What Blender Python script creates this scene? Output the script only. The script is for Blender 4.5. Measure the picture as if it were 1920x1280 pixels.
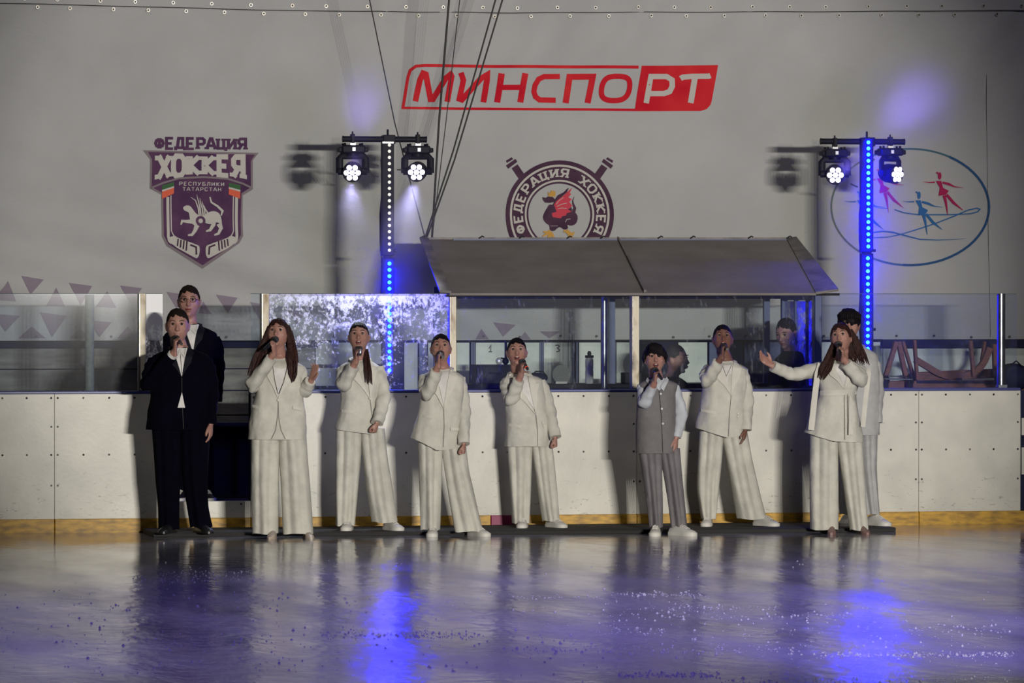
import bpy, bmesh, math, random
import numpy as np
from mathutils import Vector, Matrix, noise, geometry
for o in list(bpy.data.objects): bpy.data.objects.remove(o)
SC = bpy.context.scene; COL = SC.collection
random.seed(7)
PI = math.pi
# ---------------------------------------------------------------- camera, light, exposure
FPX = 8800.0; CZ = 1.81; PSI = math.radians(10.95); D0 = 37.4; HZ = 565.0
CAMP = Vector((-D0*math.sin(PSI), -D0*math.cos(PSI), CZ))
PIT = math.atan((640-HZ)/FPX)
cd = bpy.data.cameras.new('camera'); cam = bpy.data.objects.new('camera', cd); COL.objects.link(cam)
cd.sensor_width = 36; cd.lens = FPX/1920*36; cd.clip_end = 200; cd.clip_start = 1
cam.location = CAMP; cam.rotation_euler = (PI/2-PIT, 0, -PSI); SC.camera = cam
SC.view_settings.view_transform = 'Standard'; SC.view_settings.look = 'None'
SC.view_settings.exposure = 0.0; SC.view_settings.gamma = 1; SC.view_settings.use_curve_mapping = False
w = bpy.data.worlds.new('hall_air'); SC.world = w; w.use_nodes = True
w.node_tree.nodes['Background'].inputs[0].default_value = (0.28, 0.25, 0.50, 1)
w.node_tree.nodes['Background'].inputs[1].default_value = 0.010
def aim(o, target):
    o.rotation_euler = (Vector(target)-o.location).to_track_quat('-Z', 'Y').to_euler()
def spot(name, loc, target, power, color, deg, blend=.5, size=.05):
    l = bpy.data.lights.new(name, 'SPOT'); l.energy = power; l.color = color; l.spot_size = math.radians(deg)
    l.spot_blend = blend; l.shadow_soft_size = size
    o = bpy.data.objects.new(name, l); COL.objects.link(o); o.location = loc; aim(o, target); return o
# row of follow spots across the rink
for i in range(5):
    spot('follow_spot', (-0.5+i*.46, -36.0, 3.1), (0.15, 0, 1.9), 7700, (1, .955, .875), 16.4, .62, .14)
# unseen soft area lamp added to give folds of tarp and cloth relief
al = bpy.data.lights.new('relief_fill', 'AREA'); al.shape = 'RECTANGLE'; al.size = 2.0; al.size_y = 1.0; al.energy = 170; al.color = (1, .95, .9)
ao = bpy.data.objects.new('relief_fill', al); COL.objects.link(ao); ao.location = (5.0, -8.0, 9.5); aim(ao, (-.5, 1.5, 2.2))
# violet and blue wash lamps hung over the rink, aimed down at the ice
spot('ice_wash', (-3.0, -16.0, 9.0), (-2.8, -11.5, 0), 2900, (.25, .18, 1), 56, .7, .2)
spot('ice_wash', (3.0, -16.0, 9.0), (1.8, -11.0, 0), 4000, (.22, .15, 1), 58, .7, .2)
spot('ice_pool', (9.0, -13.0, 9.0), (4.4, -6.2, 0), 3800, (.10, .09, 1), 24, .9, .1)
spot('ice_pool', (-4.0, -12.0, 9.0), (-.9, -5.6, 0), 1500, (.20, .16, 1), 24, .9, .1)
# ---------------------------------------------------------------- projection helpers (pixels of the photograph -> real points)
R_ = Vector((math.cos(PSI), -math.sin(PSI), 0)); F0 = Vector((math.sin(PSI), math.cos(PSI), 0))
FW = F0*math.cos(PIT)+Vector((0, 0, -math.sin(PIT))); UP = F0*math.sin(PIT)+Vector((0, 0, math.cos(PIT)))
def ray(px, py): return FW+R_*((px-960)/FPX)+UP*((640-py)/FPX)
def P(px, py, Y):
    d = ray(px, py); return CAMP+d*((Y-CAMP.y)/d.y)
def G(px, py, z=0.0):
    d = ray(px, py); return CAMP+d*((z-CAMP.z)/d.z)
def PX(px, Y): return P(px, HZ, Y).x
def PZ(py, Y, px=960): return P(px, py, Y).z
# ---------------------------------------------------------------- materials
MATS = {}
def mat(name, col, rough=.6, metal=0, var=None, vscale=6, stretch=(1, 1, 1), bump=0, bscale=40, bstretch=(1, 1, 1), emit=None, estr=0, spec=.5, alpha=1, sheen=0, detail=4, vlo=.35, vhi=.7):
    m = bpy.data.materials.new(name); m.use_nodes = True; nt = m.node_tree; b = nt.nodes['Principled BSDF']
    b.inputs['Base Color'].default_value = (*col, 1); b.inputs['Roughness'].default_value = rough
    b.inputs['Metallic'].default_value = metal; b.inputs['Specular IOR Level'].default_value = spec
    b.inputs['Sheen Weight'].default_value = sheen
    if emit: b.inputs['Emission Color'].default_value = (*emit, 1); b.inputs['Emission Strength'].default_value = estr
    tc = nt.nodes.new('ShaderNodeTexCoord')
    if var:
        mp = nt.nodes.new('ShaderNodeMapping'); mp.inputs['Scale'].default_value = stretch
        n = nt.nodes.new('ShaderNodeTexNoise'); n.inputs['Scale'].default_value = vscale; n.inputs['Detail'].default_value = detail
        r = nt.nodes.new('ShaderNodeValToRGB'); r.color_ramp.elements[0].position = vlo; r.color_ramp.elements[1].position = vhi
        r.color_ramp.elements[0].color = (*var, 1); r.color_ramp.elements[1].color = (*col, 1)
        nt.links.new(tc.outputs['Object'], mp.inputs[0]); nt.links.new(mp.outputs[0], n.inputs['Vector'])
        nt.links.new(n.outputs['Fac'], r.inputs[0]); nt.links.new(r.outputs[0], b.inputs['Base Color'])
    if bump:
        mp = nt.nodes.new('ShaderNodeMapping'); mp.inputs['Scale'].default_value = bstretch
        n = nt.nodes.new('ShaderNodeTexNoise'); n.inputs['Scale'].default_value = bscale; n.inputs['Detail'].default_value = 5
        bp = nt.nodes.new('ShaderNodeBump'); bp.inputs['Strength'].default_value = bump; bp.inputs['Distance'].default_value = .02
        nt.links.new(tc.outputs['Object'], mp.inputs[0]); nt.links.new(mp.outputs[0], n.inputs['Vector'])
        nt.links.new(n.outputs['Fac'], bp.inputs['Height']); nt.links.new(bp.outputs[0], b.inputs['Normal'])
    return m
def emis(name, col, s):
    m = bpy.data.materials.new(name); m.use_nodes = True; nt = m.node_tree; nt.nodes.clear()
    e = nt.nodes.new('ShaderNodeEmission'); e.inputs[0].default_value = (*col, 1); e.inputs[1].default_value = s
    o = nt.nodes.new('ShaderNodeOutputMaterial'); nt.links.new(e.outputs[0], o.inputs[0]); return m
# ---------------------------------------------------------------- object helpers
class MB:
    def __init__(s): s.v = []; s.f = []
    def add(s, vs, fs):
        b = len(s.v); s.v += [tuple(v) for v in vs]; s.f += [tuple(i+b for i in f) for f in fs]; return s
    def box(s, lo, hi):
        x0, y0, z0 = lo; x1, y1, z1 = hi
        return s.add([(x0, y0, z0), (x1, y0, z0), (x1, y1, z0), (x0, y1, z0), (x0, y0, z1), (x1, y0, z1), (x1, y1, z1), (x0, y1, z1)],
                     [(0, 3, 2, 1), (4, 5, 6, 7), (0, 1, 5, 4), (1, 2, 6, 5), (2, 3, 7, 6), (3, 0, 4, 7)])
    def beam(s, a, b, w, h, up=(0, 1, 0)):
        a = Vector(a); b = Vector(b); d = (b-a).normalized(); u = Vector(up); x = d.cross(u).normalized(); y = x.cross(d)
        vs = []
        for p in (a, b):
            for sx, sy in ((-1, -1), (1, -1), (1, 1), (-1, 1)): vs.append(p+x*sx*w/2+y*sy*h/2)
        return s.add(vs, [(0, 1, 2, 3), (7, 6, 5, 4), (0, 4, 5, 1), (1, 5, 6, 2), (2, 6, 7, 3), (3, 7, 4, 0)])
    def tube(s, pts, rad, n=12, up=None, flat=1.0, mod=None):
        """loft of ellipses along pts; rad: number, list of numbers or list of (rx, ry)"""
        pts = [Vector(p) for p in pts]; m = len(pts)
        if not isinstance(rad, (list, tuple)): rad = [rad]*m
        rad = [(r, r*flat) if not isinstance(r, (list, tuple)) else r for r in rad]
        tan = []
        for i in range(m):
            t = pts[min(i+1, m-1)]-pts[max(i-1, 0)]; tan.append(t.normalized() if t.length > 1e-9 else Vector((0, 0, 1)))
        ref = Vector(up) if up else (Vector((0, 1, 0)) if abs(tan[0].y) < .9 else Vector((1, 0, 0)))
        x = ref.cross(tan[0]).normalized()
        vs = []; fs = []
        for i in range(m):
            if up: x = Vector(up).cross(tan[i]).normalized()
            else: x = (x-tan[i]*x.dot(tan[i])).normalized()
            y = tan[i].cross(x)
            for k in range(n):
                a = 2*PI*k/n; q = mod(i/(m-1), a) if mod else 1
                vs.append(pts[i]+x*math.cos(a)*rad[i][0]*q+y*math.sin(a)*rad[i][1]*q)
        for i in range(m-1):
            for k in range(n):
                k2 = (k+1) % n; fs.append((i*n+k, i*n+k2, (i+1)*n+k2, (i+1)*n+k))
        fs.append(tuple(reversed(range(n)))); fs.append(tuple(range((m-1)*n, m*n)))
        return s.add(vs, fs)
    def ball(s, c, r, n=16, m=10, mtx=None):
        c = Vector(c); r = r if isinstance(r, (list, tuple)) else (r, r, r)
        vs = []; fs = []
        for i in range(1, m):
            t = PI*i/m
            for k in range(n):
                a = 2*PI*k/n; v = Vector((math.sin(t)*math.cos(a)*r[0], math.sin(t)*math.sin(a)*r[1], math.cos(t)*r[2]))
                vs.append(c+(mtx@v if mtx else v))
        t0 = len(vs); v = Vector((0, 0, r[2])); vs.append(c+(mtx@v if mtx else v)); vs.append(c-(mtx@v if mtx else v))
        for i in range(m-2):
            for k in range(n): k2 = (k+1) % n; fs.append((i*n+k, (i+1)*n+k, (i+1)*n+k2, i*n+k2))
        for k in range(n): k2 = (k+1) % n; fs.append((t0, k, k2)); fs.append((t0+1, (m-2)*n+k2, (m-2)*n+k))
        return s.add(vs, fs)
    def disc_tube(s, a, b, r, n=16): return s.tube([a, b], r, n)
    def build(s, name, m, parent=None, smooth=False, auto=None, loc=None):
        me = bpy.data.meshes.new(name); off = Vector(loc) if loc else None
        v = [tuple(Vector(q)-off) for q in s.v] if off else s.v
        me.from_pydata(v, [], s.f); me.materials.append(m)
        if smooth: me.shade_smooth()
        if auto: me.shade_auto_smooth(use_auto_smooth=True, angle=auto) if hasattr(me, 'shade_auto_smooth') else me.set_sharp_from_angle(angle=auto)
        me.validate(); me.update()
        o = bpy.data.objects.new(name, me); COL.objects.link(o)
        if off: o.location = off
        if parent: o.parent = parent
        return o
def smooth_all(o, ang=.7):
    o.data.shade_smooth(); o.data.set_sharp_from_angle(angle=ang); return o
def bevel(o, w=.004, seg=2):
    md = o.modifiers.new('bevel', 'BEVEL'); md.width = w; md.segments = seg; md.limit_method = 'ANGLE'; return o
def tag(o, label=None, cat=None, group=None, kind=None):
    if label: o['label'] = label
    if cat: o['category'] = cat
    if group: o['group'] = group
    if kind: o['kind'] = kind
    return o
def empty(name, loc=(0, 0, 0), rz=0, label=None, cat=None, group=None, kind=None, parent=None):
    o = bpy.data.objects.new(name, None); COL.objects.link(o); o.location = loc; o.rotation_euler = (0, 0, rz); o.empty_display_size = .1
    if parent: o.parent = parent
    return tag(o, label, cat, group, kind)
def copy_tree(o, parent=None):
    c = o.copy(); COL.objects.link(c)
    if parent: c.parent = parent; c.matrix_parent_inverse = o.matrix_parent_inverse
    for ch in list(o.children): copy_tree(ch, c)
    return c
def flat_polys(polys, fn, maxlen, thick=0):
    """polygons (lists of 2-D points) cut to small triangles and mapped by fn(x, y) -> 3-D point; one MB"""
    bm = bmesh.new()
    for poly in polys:
        vs = [bm.verts.new((p[0], p[1], 0)) for p in poly]
        try:
            f = bm.faces.new(vs)
        except Exception: continue
    bmesh.ops.triangulate(bm, faces=bm.faces[:])
    for it in range(6):
        es = [e for e in bm.edges if e.calc_length() > maxlen]
        if not es: break
        bmesh.ops.subdivide_edges(bm, edges=es, cuts=1)
        bmesh.ops.triangulate(bm, faces=[f for f in bm.faces if len(f.verts) > 3])
    bm.verts.index_update()
    mb = MB(); mb.add([fn(v.co.x, v.co.y, 0) for v in bm.verts], [[v.index for v in f.verts] for f in bm.faces])
    if thick:
        n = len(bm.verts); mb.v += [tuple(fn(v.co.x, v.co.y, -thick)) for v in bm.verts]
        mb.f += [tuple(reversed([v.index+n for v in f.verts])) for f in bm.faces]
        for e in bm.edges:
            if len(e.link_faces) == 1:
                a, b = e.verts[0].index, e.verts[1].index; mb.f.append((a, b, b+n, a+n))
    bm.free(); return mb
#@@LIB_END
# ---------------------------------------------------------------- materials of the setting
M = dict(
 tarp=mat('tarp_vinyl', (.405, .405, .405), .7, spec=.15, var=(.355, .355, .357), vscale=1.3, bump=.35, bscale=5, bstretch=(1, 1, 2.2)),
 board=mat('board_plastic', (.62, .60, .53), .38, spec=.3, var=(.51, .495, .44), vscale=3, bump=.05, bscale=30),
 kick=mat('kick_yellow', (.56, .31, .02), .5, var=(.24, .13, .015), vscale=12, stretch=(.8, 1, 2.4), vlo=.3, vhi=.62),
 kickred=mat('kick_magenta', (.22, .01, .07), .5),
 cap=mat('cap_blue', (.015, .025, .16), .4),
 alu=mat('post_aluminium', (.46, .45, .42), .42, .75, var=(.30, .27, .22), vscale=18, bump=.1, bscale=60),
 alulit=mat('post_lit_face', (.62, .56, .44), .6, .1, var=(.30, .22, .14), vscale=14, stretch=(1, 1, .4), vlo=.3, vhi=.5),  # paler strip, bright light on the post put into the colour
 steel=mat('steel_tube', (.30, .32, .36), .3, .9, var=(.18, .19, .22), vscale=12),
 dark=mat('dark_metal', (.012, .012, .018), .5, spec=.08),
 bluef=mat('blue_frame', (.03, .05, .16), .45),
 navy=mat('navy_panel', (.018, .02, .05), .7, spec=.1),
 screw=mat('screw_head', (.02, .02, .02), .5),
 roof=mat('roof_sheet', (.215, .196, .19), .7, spec=.2, var=(.17, .15, .145), vscale=2.2, stretch=(1, 1, 3), bump=.15, bscale=14),
 rooff=mat('roof_flashing', (.21, .19, .185), .6, .1, var=(.10, .09, .09), vscale=7),
 pan=mat('painted_panel', (.62, .66, .62), .5, var=(.46, .50, .48), vscale=5),
 pan2=mat('white_siding', (.55, .55, .50), .6, var=(.42, .42, .38), vscale=3),
 woodp=mat('grey_plank', (.22, .21, .19), .7, var=(.13, .12, .11), vscale=4, stretch=(1, 1, 6)),
 wood=mat('brown_wood', (.20, .07, .045), .6, var=(.12, .04, .03), vscale=6, stretch=(2, 2, 8)),
 rub=mat('black_mat', (.022, .02, .02), .85, bump=.4, bscale=120),
 rope=mat('rope_dark', (.03, .028, .026), .8),
 purple=mat('print_purple', (.11, .050, .10), .8, spec=.06, var=(.065, .03, .075), vscale=5),
 plum=mat('print_dark_plum', (.048, .022, .045), .8, spec=.06, var=(.075, .04, .065), vscale=6),
 red=mat('print_red', (.46, .006, .022), .8, spec=.06, var=(.58, .03, .035), vscale=2.5),
 pwhite=mat('print_white', (.46, .44, .41), .8, spec=.06),
 pgrey=mat('print_grey_outline', (.20, .165, .18), .8, spec=.06),
 lilac=mat('print_lilac', (.235, .195, .24), .8, spec=.06),
 green=mat('print_green', (.05, .12, .055), .8, spec=.06), orange=mat('print_orange_red', (.62, .12, .07), .8, spec=.06),
 gold=mat('print_gold', (.50, .28, .07), .8, spec=.06), rosy=mat('print_rose_red', (.52, .06, .09), .8, spec=.06),
 magenta=mat('print_magenta', (.34, .02, .085), .8, spec=.06), sblue=mat('print_skater_blue', (.03, .12, .30), .8, spec=.06),
 tealr=mat('print_teal', (.06, .13, .17), .8, spec=.06), olive=mat('print_olive', (.12, .15, .06), .8, spec=.06), ringb=mat('print_ring_blue', (.03, .085, .20), .8, spec=.06),
)
# black puck marks and scuffs, thicker towards the foot of the boards
def add_scuffs(m):
    nt = m.node_tree; b = nt.nodes['Principled BSDF']; L = nt.links.new; N = nt.nodes.new
    src = b.inputs['Base Color'].links[0].from_socket; tc = N('ShaderNodeTexCoord'); mp = N('ShaderNodeMapping'); mp.inputs['Scale'].default_value = (1, 1, 2.6); mp.inputs['Rotation'].default_value = (0, .25, 0)
    n = N('ShaderNodeTexNoise'); n.inputs['Scale'].default_value = 13; n.inputs['Detail'].default_value = 7; n.inputs['Roughness'].default_value = .7; n.inputs['Distortion'].default_value = 1.2
    L(tc.outputs['Object'], mp.inputs[0]); L(mp.outputs[0], n.inputs['Vector']); sx = N('ShaderNodeSeparateXYZ'); L(tc.outputs['Object'], sx.inputs[0])
    g = N('ShaderNodeMapRange'); g.inputs[1].default_value = .75; g.inputs[2].default_value = .10; g.inputs[3].default_value = 0; g.inputs[4].default_value = .085; L(sx.outputs['Z'], g.inputs[0])
    ad = N('ShaderNodeMath'); L(n.outputs['Fac'], ad.inputs[0]); L(g.outputs[0], ad.inputs[1]); r = N('ShaderNodeMapRange'); r.inputs[1].default_value = .66; r.inputs[2].default_value = .74; r.inputs[4].default_value = .75; L(ad.outputs[0], r.inputs[0])
    mx = N('ShaderNodeMix'); mx.data_type = 'RGBA'; mx.inputs[7].default_value = (.16, .15, .14, 1); L(r.outputs[0], mx.inputs[0]); L(src, mx.inputs[6]); L(mx.outputs[2], b.inputs['Base Color'])
add_scuffs(M['board'])
# ice: wet, scratched, mirror-like at this low angle
def ice_material():
    m = bpy.data.materials.new('wet_ice'); m.use_nodes = True; nt = m.node_tree; b = nt.nodes['Principled BSDF']; L = nt.links.new
    tc = nt.nodes.new('ShaderNodeTexCoord')
    def noi(sc, st, det=5):
        mp = nt.nodes.new('ShaderNodeMapping'); mp.inputs['Scale'].default_value = st
        n = nt.nodes.new('ShaderNodeTexNoise'); n.inputs['Scale'].default_value = sc; n.inputs['Detail'].default_value = det
        L(tc.outputs['Object'], mp.inputs[0]); L(mp.outputs[0], n.inputs['Vector']); return n
    def ramp(n, p0, c0, p1, c1):
        r = nt.nodes.new('ShaderNodeValToRGB'); r.color_ramp.elements[0].position = p0; r.color_ramp.elements[1].position = p1
        r.color_ramp.elements[0].color = (*c0, 1); r.color_ramp.elements[1].color = (*c1, 1); L(n.outputs['Fac'], r.inputs[0]); return r
    a = noi(1.1, (1, .35, 1)); r1 = ramp(a, .35, (.15, .15, .175), .7, (.29, .29, .33)); L(r1.outputs[0], b.inputs['Base Color'])
    c = noi(2.2, (.8, .22, 1)); r2 = ramp(c, .38, (.0,)*3, .66, (.12,)*3)
    # melt water lies smooth along the boards, skated ice further out is rougher
    sx = nt.nodes.new('ShaderNodeSeparateXYZ'); L(tc.outputs['Object'], sx.inputs[0]); mr = nt.nodes.new('ShaderNodeMapRange')
    mr.inputs[1].default_value = -3.2; mr.inputs[2].default_value = -8.5; mr.inputs[3].default_value = .045; mr.inputs[4].default_value = .13; L(sx.outputs['Y'], mr.inputs[0])
    ads = nt.nodes.new('ShaderNodeMath'); L(mr.outputs[0], ads.inputs[0]); L(r2.outputs[0], ads.inputs[1]); L(ads.outputs[0], b.inputs['Roughness'])
    d = noi(34, (.30, .14, 1), 8); e = noi(3.0, (1, .3, 1), 3)
    mx = nt.nodes.new('ShaderNodeMath'); mx.operation = 'MULTIPLY_ADD'; mx.inputs[1].default_value = 1.6
    L(e.outputs['Fac'], mx.inputs[0]); L(d.outputs['Fac'], mx.inputs[2])
    bp = nt.nodes.new('ShaderNodeBump'); bp.inputs['Strength'].default_value = .8; bp.inputs['Distance'].default_value = .008
    L(mx.outputs[0], bp.inputs['Height']); L(bp.outputs[0], b.inputs['Normal'])
    mb_ = nt.nodes.new('ShaderNodeMapRange'); mb_.inputs[1].default_value = -2.0; mb_.inputs[2].default_value = -9; mb_.inputs[3].default_value = .22; mb_.inputs[4].default_value = .8; L(sx.outputs['Y'], mb_.inputs[0]); L(mb_.outputs[0], bp.inputs['Strength'])
    b.inputs['IOR'].default_value = 1.31; ms_ = nt.nodes.new('ShaderNodeMapRange'); ms_.inputs[1].default_value = -3.0; ms_.inputs[2].default_value = -8.5; ms_.inputs[3].default_value = .46; ms_.inputs[4].default_value = .20; L(sx.outputs['Y'], ms_.inputs[0]); L(ms_.outputs[0], b.inputs['Specular IOR Level'])
    return m
def glass_material(name, tint, film, scratch, lo, hi, sc=7, st=(1, 1, .55), grad=None, filmcol=(.55, .58, .60), back=.5):
    """scratched rink glass: clear pane, thin reflective coat, a film of scratches that scatters light"""
    m = bpy.data.materials.new(name); m.use_nodes = True; nt = m.node_tree; nt.nodes.clear(); L = nt.links.new
    N = nt.nodes.new; out = N('ShaderNodeOutputMaterial'); tr = N('ShaderNodeBsdfTransparent'); tr.inputs[0].default_value = (*tint, 1)
    gl = N('ShaderNodeBsdfGlossy'); gl.inputs['Roughness'].default_value = .06
    fr = N('ShaderNodeFresnel'); fr.inputs[0].default_value = 1.35
    df = N('ShaderNodeBsdfDiffuse'); df.inputs[0].default_value = (*filmcol, 1)
    tl = N('ShaderNodeBsdfTranslucent'); tl.inputs[0].default_value = (*filmcol, 1)
    ad = N('ShaderNodeMixShader'); ad.inputs[0].default_value = back; L(df.outputs[0], ad.inputs[1]); L(tl.outputs[0], ad.inputs[2])
    m1 = N('ShaderNodeMixShader'); L(fr.outputs[0], m1.inputs[0]); L(tr.outputs[0], m1.inputs[1]); L(gl.outputs[0], m1.inputs[2])
    tc = N('ShaderNodeTexCoord'); mp = N('ShaderNodeMapping'); mp.inputs['Scale'].default_value = st
    n1 = N('ShaderNodeTexNoise'); n1.inputs['Scale'].default_value = sc; n1.inputs['Detail'].default_value = 9; n1.inputs['Roughness'].default_value = .68; n1.inputs['Distortion'].default_value = .25
    L(tc.outputs['Object'], mp.inputs[0]); L(mp.outputs[0], n1.inputs['Vector'])
    r = N('ShaderNodeMapRange'); r.inputs[1].default_value = lo; r.inputs[2].default_value = hi; r.inputs[3].default_value = film; r.inputs[4].default_value = scratch
    n2 = N('ShaderNodeTexNoise'); n2.inputs['Scale'].default_value = sc*4.5; n2.inputs['Detail'].default_value = 6; n2.inputs['Roughness'].default_value = .75; n2.inputs['Distortion'].default_value = .35
    L(mp.outputs[0], n2.inputs['Vector']); mm = N('ShaderNodeMath'); mm.operation = 'MULTIPLY_ADD'; mm.inputs[1].default_value = .95; mm.inputs[2].default_value = -.475; L(n2.outputs['Fac'], mm.inputs[0])
    sm = N('ShaderNodeMath'); L(n1.outputs['Fac'], sm.inputs[0]); L(mm.outputs[0], sm.inputs[1]); src = sm.outputs[0]
    if grad:  # lamp glare put into the film: denser towards the top edge of this pane (z0 -> z1)
        sx = N('ShaderNodeSeparateXYZ'); L(tc.outputs['Object'], sx.inputs[0])
        g = N('ShaderNodeMapRange'); g.inputs[1].default_value = grad[0]; g.inputs[2].default_value = grad[1]; g.inputs[3].default_value = 0; g.inputs[4].default_value = grad[2]
        L(sx.outputs['Z'], g.inputs[0]); am = N('ShaderNodeMath'); L(sm.outputs[0], am.inputs[0]); L(g.outputs[0], am.inputs[1]); src = am.outputs[0]
    L(src, r.inputs[0])
    m2 = N('ShaderNodeMixShader'); L(r.outputs[0], m2.inputs[0]); L(m1.outputs[0], m2.inputs[1]); L(ad.outputs[0], m2.inputs[2]); L(m2.outputs[0], out.inputs[0])
    return m
G_CLR = glass_material('clear_rink_glass', (.82, .88, .95), .035, .10, .5, .75)
G_WORN = glass_material('worn_rink_glass', (.90, .95, .95), .06, .50, .60, .84, 9, (1, 1, .35), grad=(.5, .82, .06))
G_SCR = glass_material('heavily_scratched_glass', (.80, .88, .95), .07, .95, .57, .74, 9, (1, 1, .8), grad=(.25, .82, .20), filmcol=(.88, .90, .93), back=.35)
G_GLARE = glass_material('glare_pane_end', (.6, .65, .7), .2, .99, .46, .60, 16, (1, 1, .6), grad=(.42, .72, .5), filmcol=(.97, .97, .97), back=.1)  # scratched pane; strong lamp light at its top put into a white film

# ---------------------------------------------------------------- ice, floors, walls
ice = MB().add([(-30, -40, 0), (30, -40, 0), (30, .02, 0), (-30, .02, 0)], [(0, 1, 2, 3)]).build('floor', ice_material()); tag(ice, kind='structure')
BF = 0.215   # bench floor level
bf = MB().box((-9, .13, BF-.06), (11, 3.3, BF)).build('bench_floor', mat('bench_floor_rubber', (.05, .05, .055), .8, bump=.2, bscale=50)); tag(bf, kind='structure')
# ---------------------------------------------------------------- tarp wall
TY = 3.0
def tw(x, z):
    a = .016*math.sin(1.7*x+1.1*z+.6)+.012*math.sin(3.9*x-2.3*z)
    t = max(0, min(1, (3.3-z)/1.6)); a += t*.060*math.sin(9.5*(z+.34*x)+1.2*math.sin(1.1*x))*(1 if x < .3 else max(0, 1-(x-.3)))   # sagging folds low on the left
    q = max(0, min(1, (z-3.2)/1.0)); a += q*.034*math.sin(7.0*(x-.62*z)+1.5*math.sin(.9*x))*(0.25 if x < -.6 else 1)            # pulled folds at the top right
    a += .010*noise.noise(Vector((x*1.3, 1.7, z*1.3)))+.016*abs(noise.noise(Vector(((x-.8*z)*1.1, 4.4, (z+.8*x)*4.0))))*(1 if x < .3 else .4)+.022*q*noise.noise(Vector(((x-.9*z)*5.0, 7.7, (z+.7*x)*.8)))
    return TY-a
def T(px, py, off=0):
    p = P(px, py, TY); return Vector((p.x, tw(p.x, p.z)-.006+(-off), p.z))
def tarp_mesh(x0, x1, zlo, zhi, off=0, nx=250, nz=70, th=.012):
    mb = MB(); vs = []
    for j in range(nz+1):
        for i in range(nx+1):
            x = x0+(x1-x0)*i/nx; z = zlo(x)+(zhi(x)-zlo(x))*j/nz; vs.append((x, tw(x, z)+off, z))
    fs = [(j*(nx+1)+i, j*(nx+1)+i+1, (j+1)*(nx+1)+i+1, (j+1)*(nx+1)+i) for j in range(nz) for i in range(nx)]
    return mb.add(vs, fs)
tb = lambda x: 1.478
seam_px = [(-1500, -14), (0, 4), (240, 10), (480, 17), (960, 22), (1450, 20), (1920, 18), (3400, 10)]
def seam_z(x):
    q = [(P(a, b, TY).x, P(a, b, TY).z) for a, b in seam_px]
    return float(np.interp(x, [a for a, _ in q], [b for _, b in q]))
wall = empty('wall_back', (0, 0, 0), kind='structure')
MB().tube([(x, tw(x, seam_z(x))-.016, seam_z(x)-.010) for x in np.linspace(-9, 11, 120)], .0035, 6).build('seam_shade', M['rope'], wall)  # dark tube added as the shadow line of the seam
lower_tarp = tarp_mesh(-9, 11, tb, seam_z).build('tarp_sheet', M['tarp'], wall, smooth=True)
upper_tarp = tarp_mesh(-9, 11, lambda x: seam_z(x)-.012, lambda x: 6.0, off=-.012, nz=24).build('tarp_sheet', M['tarp'], wall, smooth=True)
gm = MB(); gr = MB()
k = -1400
while k < 3300:
    zz = np.interp(k, [a for a, _ in seam_px], [b for _, b in seam_px]); j = random.uniform(-6, 6)
    for dy, dx in ((-7, 0), (9, 24)):
        c = T(k+dx+j, zz+dy, .012); gm.tube([c+Vector((0, .006, 0)), c-Vector((0, .004, 0))], .015, 10)
        gr.tube([c-Vector((0, .0035, 0)), c-Vector((0, .0065, 0))], .0095, 8)
    k += 72
k = -1400
while k < 3300:
    c = T(k+random.uniform(-4, 4), 630+random.uniform(-1, 2), .01); gr.tube([c+Vector((0, .006, 0)), c-Vector((0, .008, 0))], .011, 8); k += 70
tag(gm.build('grommet', M['alu'], wall), kind='stuff'); tag(gr.build('bolt_head', M['screw'], wall), kind='stuff')
# vertical weld lines in the tarp near the right end
for px in (1849,):
    mb = MB().tube([T(px, -60, .004), T(px+1, 200, .004), T(px+4, 450, .004), T(px+8, 632, .004)], .0018, 6); mb.build('weld_line', M['rope'], wall)
# lower wall under the tarp: rail, planks and painted panels
rail = MB().box((-9, 2.97, 1.415), (PX(600, 2.97), 3.04, 1.47)).build('rail', M['navy'], wall)
rail2 = MB().box((PX(1655, 2.97), 2.97, 1.40), (11, 3.04, 1.475)).build('rail', M['navy'], wall)
rail3 = MB().box((PX(600, 3.0), 3.0, 1.463), (PX(1655, 3.0), 3.04, 1.48)).build('rail', M['dark'], wall)
def wpanel(x0, x1, z0, z1, m, y=3.06, th=.03, name='wall_panel'):
    return MB().box((PX(x0, y), y, z0), (PX(x1, y), y+th, z1)).build(name, m, wall)
zz = [BF, .42, .63, .84, 1.05, 1.235, 1.42]
for i in range(6): wpanel(-1400, 590, zz[i]+.006, zz[i+1]-.004, M['woodp'], name='plank')
for i in range(6): wpanel(592, 722, zz[i]+.005, zz[i+1]+.045-.008, M['pan2'], name='plank')
for a, b, m in ((726, 756, 'navy'), (758, 783, 'pan2'), (786, 800, 'bluef'), (803, 880, 'pan'), (892, 946, 'pan'), (951, 1012, 'pan'), (1020, 1072, 'pan'), (1086, 1150, 'pan'), (1156, 1186, 'pan'),
                (1200, 1268, 'navy'), (1272, 1326, 'pan'), (1330, 1392, 'bluef'), (1396, 1470, 'bluef'), (1474, 1655, 'pan')):
    wpanel(a, b, BF+.02, 1.455, M[m])
for a in (885, 889, 1014, 1018, 1075, 1082, 1153, 1189, 1194): wpanel(a-1.5, a+1.5, BF+.02, 1.46, M['bluef'], y=3.03, th=.06, name='stud')
for i in range(3): wpanel(1656+i*350, 1656+(i+1)*350-2, BF+.01, 1.40, M['pan2' if i else 'pan'])
back = MB().box((-9, 3.1, 0), (11, 3.14, 1.47)).build('backing', M['navy'], wall)

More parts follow.
